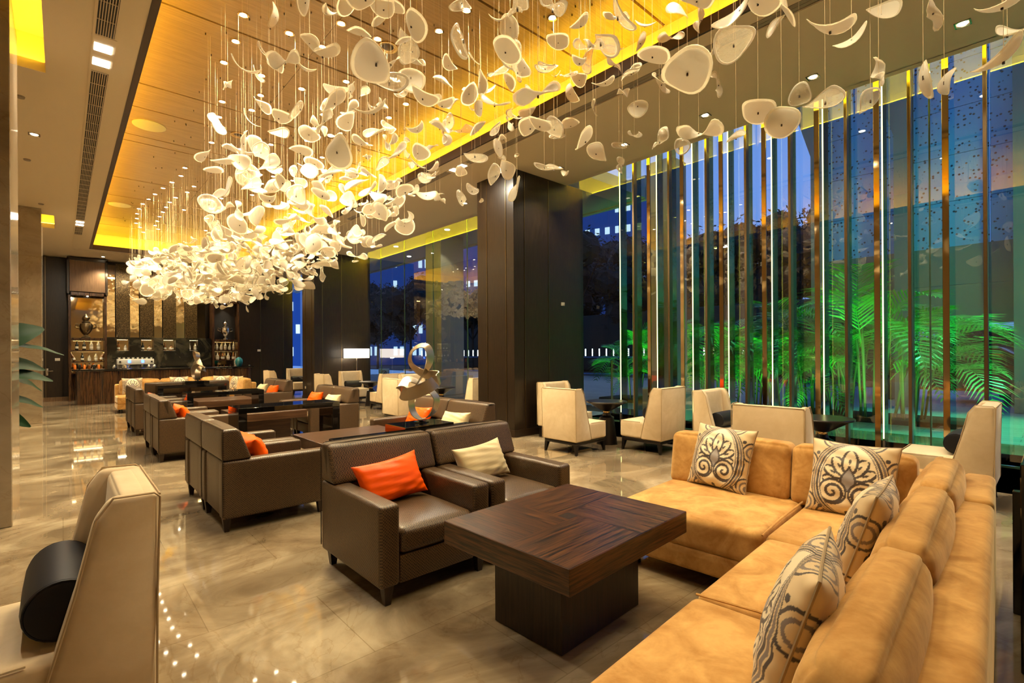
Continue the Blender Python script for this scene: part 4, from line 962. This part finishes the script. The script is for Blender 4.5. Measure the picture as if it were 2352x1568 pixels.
# big leaved plant behind the first marble pillar
r = empty('potted_plant', (-.72, 8.6, 0)); tag(r, 'broad leaved green houseplant peeking out behind the left marble pillar', 'plant')
b = MB(); b.lathe([(.0001, 0), (.16, 0), (.22, .05), (.25, .40), (.23, .42), (.0001, .40)], seg=28); b.build('pot', 'black_lacquer', r)
b = MB(); b.cyl((0, 0, .38), .02, 1.3, 8, .012); b.build('stem', 'palm_cane', r)
def leaf(L, w, droop, fold=.25, n=10):
    P = []
    for i in range(n + 1):
        t = i / n; ww = w * math.sin(PI * min(1, t * .96 + .02)) ** .7 * (1 - .25 * t); x = L * t; z = droop * t * t * L + .35 * L * t * (1 - t)
        P.append([(x, s * ww, z + abs(s) * fold * ww + .006 * math.sin(t * 40) * abs(s)) for s in (-1, -.5, 0, .5, 1)])
    return P
for i, (z, az, el, L, w) in enumerate(((1.62, -.15, .55, .60, .20), (1.95, .3, .9, .45, .14), (1.60, -.1, .15, .72, .06), (1.45, .0, .0, .56, .11), (1.30, -.1, .05, .62, .10), (1.3, .3, -.15, .6, .09), (1.05, .0, -.1, .55, .07), (.95, -.4, -.45, .5, .10), (1.0, .5, -.3, .45, .10), (1.8, 2.2, .6, .6, .14), (1.5, 3.0, .2, .6, .12), (1.7, 1.6, 1.0, .6, .15), (1.2, 3.8, .2, .6, .12))):
    b = MB(); b.grid(leaf(L, w, -.25)); o = b.build('leaf', 'big_leaf', r, M=T(0, 0, z) @ Rz(az) @ Matrix.Rotation(-el, 4, 'Y') @ Matrix.Rotation((1.25, 1.0, .5, .9, .8, .6, .7, 1.0, .9, .4, .3, .8, .5)[i], 4, 'X'))
# ================================================================== the glass petal chandelier
PET = """1.5 4.94 4.72 0.24 f;1.36 5.51 4.42 0.35 f;1.47 6.61 4.72 0.23 f;1.55 5.55 4.69 0.2 c;1.38 4.29 3.96 0.27 f;1.74 5.74 4.7 0.24 f;1.37 3.48 3.65 0.29 f;1.88 5.11 4.71 0.22 f;2.1 5.02 4.24 0.27 f;1.37 2.68 3.25 0.28 f;1.78 3.28 3.52 0.27 c;2.3 3.85 3.99 0.27 f;1.9 3.17 3.94 0.27 f;2.22 3.53 3.66 0.27 f;3.29 4.81 4.7 0.24 f;2.58 4.47 4.73 0.22 f;2.06 2.75 3.7 0.27 c;3.29 4.24 4.72 0.2 c;3.13 3.61 4.74 0.21 f;3.23 3.56 4.7 0.23 f;2.73 3.07 4.04 0.27 f;3.66 4.24 4.69 0.27 c;3.79 3.95 4.69 0.22 f;2.31 2.28 3.23 0.27 f;3.74 3.4 4.69 0.26 f;2.26 2.1 3.67 0.27 c;2 2.14 3.58 0.27 c;3.75 3.11 4.72 0.25 f;2.61 2 3.56 0.27 c;2.56 1.83 3.62 0.27 c;4.26 3.09 4.68 0.25 c;4.05 2.72 4.22 0.27 c;3.4 2.11 3.84 0.27 f;4.17 3.14 4.33 0.27 f;4.6 2.75 4.31 0.27 f;2.8 1.5 3.23 0.28 f;4.84 2.26 4.19 0.24 f;4.79 2.31 4.48 0.22 f;3.44 1.5 3.66 0.27 c;2.6 1.1 3.3 0.27 f;4.5 2.27 4.69 0.23 f;4.27 2.36 4.74 0.24 f;3.91 1.34 4.03 0.27 f;4.81 1.71 4.49 0.2 f;3.21 0.86 3.35 0.27 f;4.28 1.01 3.81 0.27 f;4.83 0.94 4.21 0.26 f;4.72 0.61 4.01 0.27 f;3.93 0.21 3.48 0.27 f;4.76 0.23 3.68 0.22 f;4.02 0.21 3.21 0.28 f;4.79 1.52 3.78 0.21 c;4.13 1.14 3.36 0.27 c;4.18 0.83 3.44 0.27 f;4.81 1.01 3.55 0.21 c;4.17 0.59 3.33 0.27 f;4.8 0.56 3.51 0.19 f;4 1.56 3.4 0.27 f;4.14 1.44 3.31 0.27 f;4.81 2.08 3.6 0.21 f;3.66 1.87 3.23 0.29 f;4.59 2.77 3.72 0.27 c;4.75 2.64 3.66 0.2 c;4.82 3.39 3.71 0.23 c;4.74 3.38 3.9 0.17 c;3.44 2.81 3.42 0.27 f;4.79 4.15 4.42 0.25 f;4.75 3.76 4.48 0.21 f;4.77 3.15 4.29 0.24 f;3.67 3.6 3.89 0.27 f;4.59 4.7 4.71 0.26 f;4.78 4.37 4.33 0.24 c;4.47 3.5 3.79 0.27 f;4.47 5.18 4.37 0.27 f;3.17 4.05 3.58 0.27 c;3.99 4.69 3.74 0.27 c;3.81 4.1 3.39 0.27 f;4.44 4.28 3.84 0.27 c;4.83 4.48 3.97 0.26 f;4.84 4.28 3.84 0.2 f;4.77 6.17 4.08 0.26 c;4.09 5.53 3.65 0.27 c;4.84 6.04 3.89 0.2 f;3.05 4.79 3.32 0.27 f;3.16 5.44 3.55 0.27 f;2.66 3.13 3.6 0.27 f;3.84 4.65 4.72 0.24 f;3.7 4.82 4.73 0.19 f;3.69 5.16 4.72 0.23 f;3.97 5.12 4.72 0.23 c;2.9 4.29 3.87 0.27 f;1.92 3.8 3.54 0.27 f;2.82 6.17 4.74 0.23 f;2.98 4.85 3.81 0.27 f;2.39 4.23 3.45 0.27 f;4.09 5.52 4.61 0.27 c;3.84 4.83 4.31 0.27 f;1.69 4 3.22 0.27 f;1.84 5.26 4.08 0.27 c;1.67 5.41 3.99 0.27 f;1.44 5.62 3.97 0.27 f;1.36 6.39 3.72 0.3 f;1.38 7.06 3.81 0.27 f;1.55 7.64 4.69 0.26 f;1.6 7.78 4.67 0.27 f;2.02 5.09 3.95 0.27 f;2.64 5.91 4.42 0.27 f;3.34 6.21 4.62 0.27 c;2.45 5.14 4.69 0.19 c;2.72 5.59 4.68 0.21 c;3.67 6.64 4.7 0.26 f;2.73 4.45 3.49 0.27 f;2.76 5.8 4.15 0.27 f;2 5.74 3.82 0.27 f;1.84 6.64 4.05 0.27 c;1.75 5.97 3.68 0.27 f;2.08 5.04 3.41 0.27 f;2.53 6.93 4.06 0.27 f;1.85 7.56 4.09 0.27 c;4.59 3.98 4.69 0.26 f;4.45 3.72 4.7 0.23 f;4.6 2.64 4.73 0.22 f;2.58 5.21 3.38 0.27 f;2.93 6.57 3.54 0.27 f;2.92 5.66 3.29 0.27 f;3.21 5.54 3.21 0.33 f;3.8 6.94 3.52 0.27 f;4.3 6.49 4.39 0.27 f;1.36 7.08 3.41 0.32 c;1.9 4.51 4.72 0.24 f;1.41 3.92 4.28 0.27 f;1.89 4.22 4.66 0.27 f;1.86 3.51 4.22 0.27 f;2.71 3.64 4.73 0.24 c;1.56 3.2 3.99 0.27 f;4.17 2.67 4.68 0.21 f;4.04 3.26 4.69 0.27 c;3.66 1.88 4.27 0.27 f;3.21 1.25 3.71 0.27 f;3.17 4.51 4.72 0.22 f;2.23 4.3 4.66 0.16 f;1.65 6.09 4.7 0.2 c;4.02 3.83 4.71 0.24 c;4.46 2.91 4.75 0.2 f;4.71 3.31 4.47 0.2 f;2 5.58 4.68 0.22 f;1.89 6.78 4.69 0.25 f;2.53 6.23 4.72 0.22 f;2.23 7.21 4.57 0.27 c;2.28 6.24 4.27 0.27 f;1.68 6.78 4.16 0.27 f;1.47 7.9 4.28 0.27 f;1.95 8.62 4.72 0.27 f;1.85 5.87 3.48 0.27 f;1.76 6.71 3.62 0.27 f;1.38 6.3 3.44 0.27 f;2.4 6.13 3.51 0.27 f;2.16 6.35 3.51 0.27 c;1.74 5.97 3.29 0.27 f;3.02 6.49 4.02 0.27 f;3.29 6.25 3.9 0.27 f;3.7 7.03 4.47 0.27 c;4.35 6.44 3.92 0.27 f;3.12 6.58 3.22 0.28 f;3.12 7.31 3.21 0.33 f;2.83 7.59 3.22 0.3 f;3.44 6.67 3.22 0.29 c;3.65 9.36 3.22 0.33 f;3.73 8.04 3.2 0.3 c"""
def petal_mesh(kind, clear, seed):
    r_ = random.Random(seed); NR, NS = 7, 26
    kap = {'dish': 1.0, 'leaf': 1.5, 'cres': 1.7, 'twist': 1.2, 'half': 1.3}[kind] * r_.uniform(.8, 1.2); tau = {'twist': 3.0, 'leaf': .9}.get(kind, .35) * r_.choice((-1, 1))
    ph = r_.uniform(0, 6)
    def outline(t):
        if kind == 'dish': R = .5 * (1 + .07 * math.cos(3 * t + ph) + .10 * max(0, math.cos(t)) ** 6); return R * math.cos(t), R * math.sin(t) * .92
        if kind == 'leaf': R = .5 * (1 + .16 * max(0, math.cos(t)) ** 5 + .12 * max(0, -math.cos(t)) ** 7); return R * math.cos(t), R * math.sin(t) * .72
        if kind == 'cres': return .55 * math.cos(t), .30 * math.sin(t) * (1 if math.sin(t) > 0 else .35) + .12 * math.cos(t) ** 2 - .05
        if kind == 'half': R = .5 * (1 + .05 * math.cos(2 * t + ph)); return R * math.cos(t), R * math.sin(t) * (1 if math.sin(t) > 0 else .5)
        x = .62 * math.cos(t); return x, .20 * math.sin(t) * (.38 + .95 * abs(x / .62) ** 1.3 if x < 0 else .38 + 1.5 * abs(x / .62)) / (1)
    def pt(r, t, side):
        x, y = outline(t); x *= r; y *= r
        if kind == 'twist': y = y * 1.15
        z = .06 * r * r * math.cos(2 * t + ph)
        if clear: z += .018 * math.sin(r * 16 + 2 * math.sin(t + ph)) * r
        z += side * .011 * math.sqrt(max(0, 1 - r ** 6)) + (.010 * side * math.exp(-(r / .12) ** 2))
        ca, sa = math.cos(tau * x), math.sin(tau * x); y, z = y * ca - z * sa, y * sa + z * ca
        X = math.sin(kap * x) / kap; Z = z * math.cos(kap * x) + (1 - math.cos(kap * x)) / kap; X -= z * math.sin(kap * x)
        ky = .9; return (X, y, Z + .45 * y * y * ky)
    V = []; F = []; MI = []; rs = [.0, .16, .36, .56, .74, .86, .95, 1.0]
    idx = {}
    for side in (1, -1):
        for i, r in enumerate(rs):
            for j in range(NS if i else 1):
                if i == len(rs) - 1 and side == -1: idx[(side, i, j)] = idx[(1, i, j)]; continue
                idx[(side, i, j)] = len(V); V.append(pt(r, 2 * PI * j / NS, side))
        for i in range(len(rs) - 1):
            for j in range(NS):
                k = (j + 1) % NS
                q = (idx[(side, i, 0)], idx[(side, i + 1, j)], idx[(side, i + 1, k)]) if i == 0 else (idx[(side, i, j)], idx[(side, i + 1, j)], idx[(side, i + 1, k)], idx[(side, i, k)])
                F.append(q if side > 0 else q[::-1]); MI.append((1 if i >= 5 else 0))
    me = bpy.data.meshes.new('glass_petal'); me.from_pydata(V, [], F)
    a, c = ('clear_glass', 'frosted_glass') if clear else ('frosted_glass', 'frosted_rim')
    me.materials.append(MATS[a]); me.materials.append(MATS[c])
    me.polygons.foreach_set('material_index', MI); me.polygons.foreach_set('use_smooth', [True] * len(F)); me.update(); return me
mat_sheet('frosted_rim', (.98, .94, .84), 1.5, .1, .06, 12); milky('frosted_rim', .62, (1, .94, .78))
KN = ('dish', 'leaf', 'cres', 'twist', 'half')
PM = {(k, c, v): petal_mesh(k, c, i * 7 + v + 40 * c) for i, k in enumerate(KN) for c in (False, True) for v in (0, 1)}
wb = MB(); wb.cyl((0, 0, 0), 1.0, 1.0, 5); sv_ = wb.cyl((0, 0, -.008), 4.5, .012, 8)
for f_ in {f for v in sv_ for f in v.link_faces}: f_.material_index = 1
wo_ = wb.build('suspension_wire', 'wire' if 'wire' in MATS else 'brass', None); wire_me = wo_.data; bpy.data.objects.remove(wo_)
pm('wire', (.75, .62, .42), .4, .3); wire_me.materials[0] = MATS['wire']; wire_me.materials.append(MATS['dark_trim'])
rp = random.Random(21)
def XL(y): return float(np.interp(y, [0, 4, 6, 8, 10, 12, 14, 16, 18], [1.9, 1.6, 1.45, 1.65, 1.85, 1.85, 1.7, 1.45, 1.40]))
allp = []
for t in PET.split(';'):
    x, y, z, s, c = t.split(); allp.append([float(x), float(y), float(z), float(s), c == 'c', rp.choice(('dish', 'dish', 'leaf', 'cres', 'half', 'twist'))])
def camk(x, y): return x * fw.x + y * fw.y
def ok(x, y, z):
    k = camk(x, y)
    if k < 2.2: return False
    for q in allp:
        if (q[0] - x) ** 2 + (q[1] - y) ** 2 + 1.2 * (q[2] - z) ** 2 < .022: return False
    return True
tries = 0
while len(allp) < 860 and tries < 40000:
    tries += 1
    y = 6.0 + 12.3 * rp.random() ** .62; x = rp.uniform(XL(y), 4.55)
    zb = float(np.interp(y, [0, 6, 9, 12, 18], [3.55, 3.75, 3.35, 3.15, 3.05])); zt = float(np.interp(y, [0, 6, 12, 15, 18], [4.5, 4.5, 3.95, 4.2, 4.55]))
    z = zb + (zt - zb) * rp.random() ** 1.1
    if x < XL(y) + .5 and y > 9: z = min(z, zb + .75 * (zt - zb))
    if rp.random() > float(np.interp(y, [0, 6, 10, 18], [.25, .45, .8, 1.0])): continue
    if ok(x, y, z): allp.append([x, y, z, rp.uniform(.20, .40), rp.random() < .2, rp.choice(('dish', 'dish', 'leaf', 'cres', 'half', 'twist', 'twist'))])
n0_ = len(allp); tries = 0
while len(allp) < n0_ + 75 and tries < 8000:
    tries += 1; x, y, z = rp.uniform(1.9, 4.6), rp.uniform(2.6, 7.6), rp.uniform(3.75, 4.75)
    if camk(x, y) > 4.1 and x > XL(y) + .2 and ok(x, y, z): allp.append([x, y, z, rp.uniform(.16, .29), rp.random() < .3, rp.choice(('dish', 'leaf', 'cres', 'half', 'twist', 'twist'))])
def petal_matrix(p):
    tilt = rp.gauss(0, .75); az = rp.uniform(0, 2 * PI); s = p[3]
    sc = (s, s * rp.uniform(.85, 1.15), s * rp.uniform(.8, 1.2))
    return Matrix.LocRotScale(Vector(p[:3]), Euler((tilt, rp.gauss(0, .55), az), 'XYZ'), Vector(sc))
allp.sort(key=lambda p: -p[3] / max(.5, (Vector(p[:3]) - Vector((0, 0, 1.55))).length))
shape_words = {'dish': 'rounded', 'leaf': 'leaf-shaped', 'cres': 'crescent', 'twist': 'twisted', 'half': 'half-moon'}
stuffV = []; stuffF = []; stuffM = []; nv = 0
for i, p in enumerate(allp):
    x, y, z, s, clear, kind = p; me = PM[(kind, clear, rp.randint(0, 1))]; Mx = petal_matrix(p)
    if i < 298:
        o = bpy.data.objects.new('glass_petal', me); col.objects.link(o); o.matrix_world = Mx
        k = camk(x, y); az = math.degrees(math.atan2(x, y)) - math.degrees(YAW)
        zone = 'the far cluster' if k > 10.5 else ('the middle cluster' if k > 7.3 else 'the near cluster' if k > 4.6 else 'the front edge')
        side = 'left side' if az < -22 else ('centre' if az < 2 else 'window side')
        hgt = 'high' if z > 4.15 else ('low' if z < 3.6 else 'mid height')
        lb = '%s %s glass petal hanging %s in %s, %s' % ('clear' if clear else 'frosted', shape_words[kind], hgt, zone, side)
        tag(o, lb, 'glass petal', 'hanging ' + lb)
        w = bpy.data.objects.new('suspension_wire', wire_me); col.objects.link(w); w.parent = o; w.matrix_parent_inverse = Mx.inverted()
        w.matrix_basis = Matrix.LocRotScale(Vector((x, y, z + .0)), None, Vector((.0014, .0014, (ZT if TX0 < x < TX1 else H) - z)))
    else:
        vs = [tuple(Mx @ v.co) for v in me.vertices]; stuffV += vs
        for f in me.polygons: stuffF.append([a + nv for a in f.vertices]); stuffM.append((f.material_index ^ 1) if clear and False else (2 if (clear and f.material_index == 0) else 0 if (f.material_index == 0 or clear) else 1))
        nv += len(vs); b_ = []; ztop = ZT
        for q in range(3):
            a_ = 2 * PI * q / 3; dx, dy = .0012 * math.cos(a_), .0012 * math.sin(a_); stuffV += [(x + dx, y + dy, z), (x + dx, y + dy, ztop)]
        for q in range(3): a0, a1 = nv + 2 * q, nv + 2 * ((q + 1) % 3); stuffF.append([a0, a1, a1 + 1, a0 + 1]); stuffM.append(3)
        nv += 6
me = bpy.data.meshes.new('glass_petals_far'); me.from_pydata(stuffV, [], stuffF)
for q in ('frosted_glass', 'frosted_rim', 'clear_glass', 'wire'): me.materials.append(MATS[q])
me.polygons.foreach_set('material_index', stuffM); me.polygons.foreach_set('use_smooth', [True] * len(stuffF)); me.update()
o = bpy.data.objects.new('distant_glass_petals', me); col.objects.link(o); tag(o, 'dense swarm of small distant glass petals hanging toward the bar', 'glass petals', kind='stuff')
# ================================================================== outside the windows
b = MB(); b.box((17.2, 5, -.06), (17.4, 60, .1)); structure('floor_forecourt', b, 'paving')
b = MB(); b.box((75, 30, -.09), (100, 200, .1)); structure('floor_street', b, 'asphalt')
b = MB(); b.box((10.35, 22.5, 6.15), (4.3, 29, .3)); b.box((12.55, 22.5, 6.3), (.15, 29, .7)); structure('ceiling_canopy', b, 'outdoor_stone')
for i, (x, y) in enumerate(((10.3, 10.6), (10.3, 14.8), (10.3, 18.5), (10.3, 22.5), (11.8, 20.0))):
    b = MB(); b.lathe([(.09, 0), (.0001, 0)], (x, y, 5.99), 16); o = b.build('canopy_downlight', 'downlight_lens'); tag(o, 'round downlight glowing under the outdoor canopy, %s from the near end' % near_words[i], 'downlight', 'downlights under the canopy')
    lamp('bulb', 'SPOT', (x, y, 5.95), 60, (1, .9, .6), None, (x, y, 0), spot_size=1.6, shadow_soft_size=.08).parent = None
for i, (x, y, s, w) in enumerate(((11.0, 16.0, 1.05, 'seen through the middle window behind the lounge'), (11.0, 25.5, 1.05, 'seen through the farthest window'), (10.6, 6.2, .62, 'seen through the left end of the glowing fins'))):
    b = MB(); b.box((x, y, 3), (s, s, 6), .01); b.box((x, y, .35), (s + .5, s + .5, .7), .02); b.box((x, y, 3.0), (s + .01, s + .01, .015)); tag(b.build('stone_column', 'outdoor_stone', None, False), 'square pale stone column outdoors ' + w, 'column', 'outdoor stone columns')
# forecourt screen
b = MB()
for k in range(6):
    for q in range(8): b.box((17.9, -9.25 + q * 1.9, 4.95 + k * 1.25), (.12, 1.885, 1.235))
b2 = b.build('upper_screen', 'perforated_panel', None, False)
o = empty('forecourt_screen', (17.9, -2.6, 0)); tag(o, 'tall blue perforated metal screen with a green lit lower band outdoors', 'screen wall')
b2.parent = o; b2.matrix_parent_inverse = o.matrix_basis.inverted() if False else T(-17.9, 2.6, 0)
b = MB()
for k in range(2): b.box((0, 0, 2.78 + k * 1.05), (.14, 15.2, 1.04))
b.build('lower_band', 'outdoor_panel', o, False)
for i, (y, w, w2) in enumerate(((5.0, .35, 'first from the left'), (2.95, .30, 'second from the left'), (.10, 1.3, 'at the right edge of the picture'))):
    b = MB(); b.box((17.5, y, 5.5), (.5, w, 11)); 
    for z in (1.9, 3.6, 5.3, 7, 8.7): b.box((17.5, y, z), (.51, w + .01, .02))
    if i < 2: b.prism([(w / 2 - .1, 7.2), (w / 2 + 1.0, 11), (-w / 2, 11), (-w / 2, 7.2)], -.2, .2, M=T(17.5, y, 0) @ YZX)
    tag(b.build('panel_column', 'outdoor_panel', None, False), 'tall pale panel clad column outdoors, ' + w2, 'column', 'panel clad columns outdoors')
# palms lit green
rl = random.Random(8)
def frond(L, n=24, lw=.020, seed=0, droop=.9):
    q = random.Random(seed); b = MB(); pts = []
    for i in range(12):
        t = i / 11; pts.append((L * t * (1 - .18 * t), 0, L * (.62 * t - droop * t * t)))
    b.tube(pts, .007, 5, taper=.3)
    for i in range(n):
        t = .14 + .84 * i / (n - 1); j = t * 11; k = min(10, int(j)); f = j - k; p = Vector(pts[k]).lerp(Vector(pts[k + 1]), f); tg = (Vector(pts[k + 1]) - Vector(pts[k])).normalized()
        ln = .46 * L * math.sin(PI * (t * .80 + .16)) * q.uniform(.85, 1.1)
        for s in (-1, 1):
            d = (tg * .75 + Vector((0, s, .25))).normalized(); e1 = p + d * ln * .55 + Vector((0, 0, .0)); e2 = p + d * ln + Vector((0, 0, -.22 * ln))
            w = tg * lw * (L / 1.2)
            b.raw([tuple(p - w * .5), tuple(p + w * .5), tuple(e1 + w * .8), tuple(e1 - w * .8), tuple(e2)], [(0, 1, 2, 3), (3, 2, 4)])
    return b
FR = []
for s in range(4):
    o = frond(1.3, 19, .019, s, (.75, .95, 1.1, .6)[s]).build('frond', 'palm_leaf', None, False); FR.append(o.data); bpy.data.objects.remove(o)
PY = ((9.0, 1.0), (8.0, 1.05), (7.0, 1.1), (6.2, 1.1), (5.4, 1.05), (4.7, 1.1), (4.05, 1.0), (3.45, 1.15), (2.85, 1.3), (2.2, 1.05))
nw = ['leftmost', 'second from the left', 'third from the left', 'fourth from the left', 'fifth from the left', 'sixth from the left', 'seventh from the left', 'third from the right', 'tallest, second from the right', 'rightmost with a drooping frond']
for i, (y, s) in enumerate(PY):
    r = empty('areca_palm', (13.6 + rl.uniform(-.3, .3), y, 0)); tag(r, 'feathery palm lit green outside the big window, ' + nw[i], 'palm', 'palms outside the window'); r.scale = (s * 1.2, s * 1.2, s * 1.25)
    b = MB(); tops = []
    for k in range(9):
        a = rl.uniform(0, 2 * PI); rr = rl.uniform(.05, .28); x0, y0 = rr * math.cos(a), rr * math.sin(a); hgt = rl.uniform(.8, 1.75)
        b.tube([(x0, y0, 0), (x0 * 1.4, y0 * 1.4, hgt * .6), (x0 * 1.9, y0 * 1.9, hgt)], .018, 6); tops.append((x0 * 1.9, y0 * 1.9, hgt, a))
    b.build('cane', 'palm_cane', r)
    for k in range(20):
        x0, y0, h_, a = tops[k % 9]; f = bpy.data.objects.new('frond', rl.choice(FR)); col.objects.link(f); f.parent = r
        f.location = (x0, y0, h_ - .1 - .35 * rl.random()); sc_ = rl.uniform(.65, 1.1); f.scale = (sc_, sc_, sc_); f.rotation_euler = (0, -rl.uniform(-.15, .85), a + rl.uniform(-1.3, 1.3))
for y in (9.2, 7.5, 5.8, 4.3, 2.6): lamp('palm_uplight', 'SPOT', (11.2, y, .15), 260, (.12, 1.0, .22), None, (13.7, y - .2, 2.6), spot_size=1.6, spot_blend=.7, shadow_soft_size=.06)
b = MB(); b.box((13.6, 5.6, .02), (1.3, 9.0, .16), .03); tag(b.build('planting_bed', 'soil', None), 'low dark planting bed under the green lit palms', 'planting bed')
# car
def car():
    r = empty('parked_car', (20.4, 2.2, 0), PI / 2); tag(r, 'dark red car parked outdoors beyond the palms, one silver wheel showing', 'car')
    side = [(-2.2, .35), (-2.25, .75), (-2.1, 1.0), (-1.75, 1.12), (-1.1, 1.62), (-.7, 1.68), (.9, 1.66), (1.5, 1.15), (2.2, .98), (2.3, .7), (2.25, .35)]
    M = Matrix(((1, 0, 0, 0), (0, 0, 1, 0), (0, 1, 0, 0), (0, 0, 0, 1)))
    b = MB(); b.prism(side, -.88, .88, .06, M=M, seg=3); b.build('body', 'car_paint', r)
    b = MB(); b.prism([(-1.6, 1.1), (-1.03, 1.55), (.85, 1.58), (1.38, 1.15)], -.895, .895, .01, M=M); b.build('window_glass', 'car_glass', r)
    for x in (-1.4, 1.45):
        for s in (-1, 1):
            Mw = T(x, s * .80, .36) @ Matrix.Rotation(PI / 2, 4, 'X')
            b = MB(); b.lathe([(.24, -.11), (.34, -.11), (.36, -.08), (.36, .08), (.34, .11), (.24, .11)], seg=32, M=Mw); o = b.build('tyre', 'rubber', r)
            b = MB(); b.lathe([(.245, -.10), (.25, .10), (.23, .10), (.225, -.10)], seg=32, M=Mw)
            for k in range(10): b.box((0, .12, -s * -.09 if False else 0), (.028, .22, .20), .004, M=Mw @ Rz(k * PI / 5))
            b.build('wheel', 'alloy', o)
    b = MB(); b.box((2.24, .6, .78), (.08, .4, .14), .02); b.box((2.24, -.6, .78), (.08, .4, .14), .02); b.build('headlamp', 'alloy', r)
car()
# far buildings with lit windows
def tower(name_label, c, d, rot, cols, rows, ww, wh, lit):
    r = empty('tower_block', (c[0], c[1], 0), rot); tag(r, name_label, 'building', 'distant blocks at dusk')
    b = MB(); b.box((0, 0, c[2] / 2), (d[0], d[1], c[2])); b.box((d[0] * .2, 0, c[2] + 1), (3, 3, 2)); b.build('wall', 'tower_wall', r, False)
    b = MB(); b.box((0, 0, 0), (ww, .1, wh)); p = b.build('window', 'lit_window', r, False); q = random.Random(lit); n = 0
    for i in range(cols):
        for j in range(rows):
            if q.random() < .55 and n < 95:
                o = p if n == 0 else p.copy()
                if n: col.objects.link(o)
                o.location = (-d[0] / 2 + (i + .5) * d[0] / cols, -d[1] / 2 - .03, c[2] - 1.6 - j * 3.0); n += 1
tower('broad distant block with many lit windows seen through the middle window', (34, 68, 18.5), (22, 12), -.6, 26, 6, .5, 1.2, 1)
tower('distant block whose roofline slopes across the gap right of the dark pillar', (62, 56, 24), (34, 12), -1.25, 22, 4, .7, 1.0, 2)
# trees
def tree(x, y, h, rad, label, n=5200, seed=0):
    q = random.Random(seed); r = empty('tree', (x, y, 0)); tag(r, label, 'tree', 'dark trees outdoors')
    b = MB(); b.tube([(0, 0, 0), (.05, .02, h * .3), (0, 0, h * .65)], .13, 8, taper=.5)
    for k in range(6): a = k * 1.05; b.tube([(0, 0, h * .35), (rad * .35 * math.cos(a), rad * .35 * math.sin(a), h * .6), (rad * .6 * math.cos(a), rad * .6 * math.sin(a), h * .8)], .05, 5)
    b.build('trunk', 'soil', r)
    V = []; F = []
    cl = [(q.gauss(0, rad * .45), q.gauss(0, rad * .45), h * q.uniform(.45, .95), q.uniform(.3, .5) * rad) for _ in range(14)]
    for i in range(n):
        c = q.choice(cl); d = Vector((q.gauss(0, 1), q.gauss(0, 1), q.gauss(0, .8))).normalized() * c[3] * q.random() ** .4; p = Vector(c[:3]) + d
        s = rad * .045; u = Vector((q.gauss(0, 1), q.gauss(0, 1), q.gauss(0, 1))).normalized() * s; w = u.orthogonal().normalized() * s * .45; k = len(V)
        V += [tuple(p - u), tuple(p + w), tuple(p + u), tuple(p - w)]; F.append((k, k + 1, k + 2, k + 3))
    b = MB(); b.raw(V, F)
    for c in cl:
        b.grid([[(c[0] + c[3] * .8 * math.sin(t) * math.cos(a) * (1 + .2 * math.sin(5 * a + 3 * t)), c[1] + c[3] * .8 * math.sin(t) * math.sin(a), c[2] + c[3] * .65 * math.cos(t) * (1 + .2 * math.sin(4 * a))) for a in np.linspace(0, 2 * PI, 11)[:-1]] for t in np.linspace(.05, PI - .05, 7)], closev=True)
    b.build('foliage', 'dark_foliage', r, False)
for i, (x, y, h, rd, w) in enumerate(((25, 22, 9.5, 3.4, 'right of the big dark pillar'), (22.5, 38, 7.6, 3.6, 'seen through the middle window, left one'), (27, 35, 7.6, 3.6, 'seen through the middle window, right one'), (24, 47, 8.2, 3.8, 'seen through the middle window, beside the lamp'), (20, 44, 6, 3.0, 'seen through the farthest window'), (34, 24, 10.0, 4.2, 'behind the fins, leftmost on the skyline'), (37, 19.5, 10.2, 4.4, 'behind the fins, second on the skyline'), (38, 15, 11, 4.6, 'behind the fins, third on the skyline'), (40, 10.5, 12, 4.8, 'behind the fins, rightmost on the skyline'), (36, 30, 9, 4.2, 'between the dark pillar and the fins, far back'), (27.5, 2.6, 2.6, 1.5, 'low round one beyond the parked car'))): tree(x, y, h, rd, 'dark tree outdoors ' + w, seed=i)
b = MB(); b.box((33, 28, 2.3), (2, 44, 4.6), .3); b.box((30, -10, 1.2), (2, 26, 2.4), .2); tag(b.build('dark_hedge', 'dark_foliage'), 'long dark hedge closing off the forecourt', 'hedge')
r = empty('lit_railing', (24.5, 24, 0), .15); tag(r, 'row of small glowing upright bars on a far railing', 'railing')
b = MB(); b.box((0, 0, 1.25), (.06, 26, .05)); b.box((0, 0, .2), (.06, 26, .05)); b.build('rail', 'tower_wall', r, False)
b = MB()
for k in range(52): b.box((0, -13 + k * .5, 1.55), (.04, .05, .45))
b.build('light_bar', 'street_lamp_glow', r, False)
r = empty('floor_sign', (11.35, 21.6, 0), -.5); tag(r, 'blue folding floor sign with a round mark outside the middle window', 'sign')
b = MB(); b.box((0, 0, .45), (.5, .02, .8), .005, M=Matrix.Rotation(.22, 4, 'X')); b.box((0, 0, .45), (.5, .02, .8), .005, M=Matrix.Rotation(-.22, 4, 'X')); b.build('board', 'sign_blue', r)
b = MB(); b.tube([(.13 * math.cos(a), -.215 + .0, .62 + .13 * math.sin(a)) for a in np.linspace(0, 2 * PI, 25)], .016, 6); b.tube([(-.08, -.215, .54), (.08, -.215, .70)], .016, 6); b.build('round_mark', 'sign_mark', r)
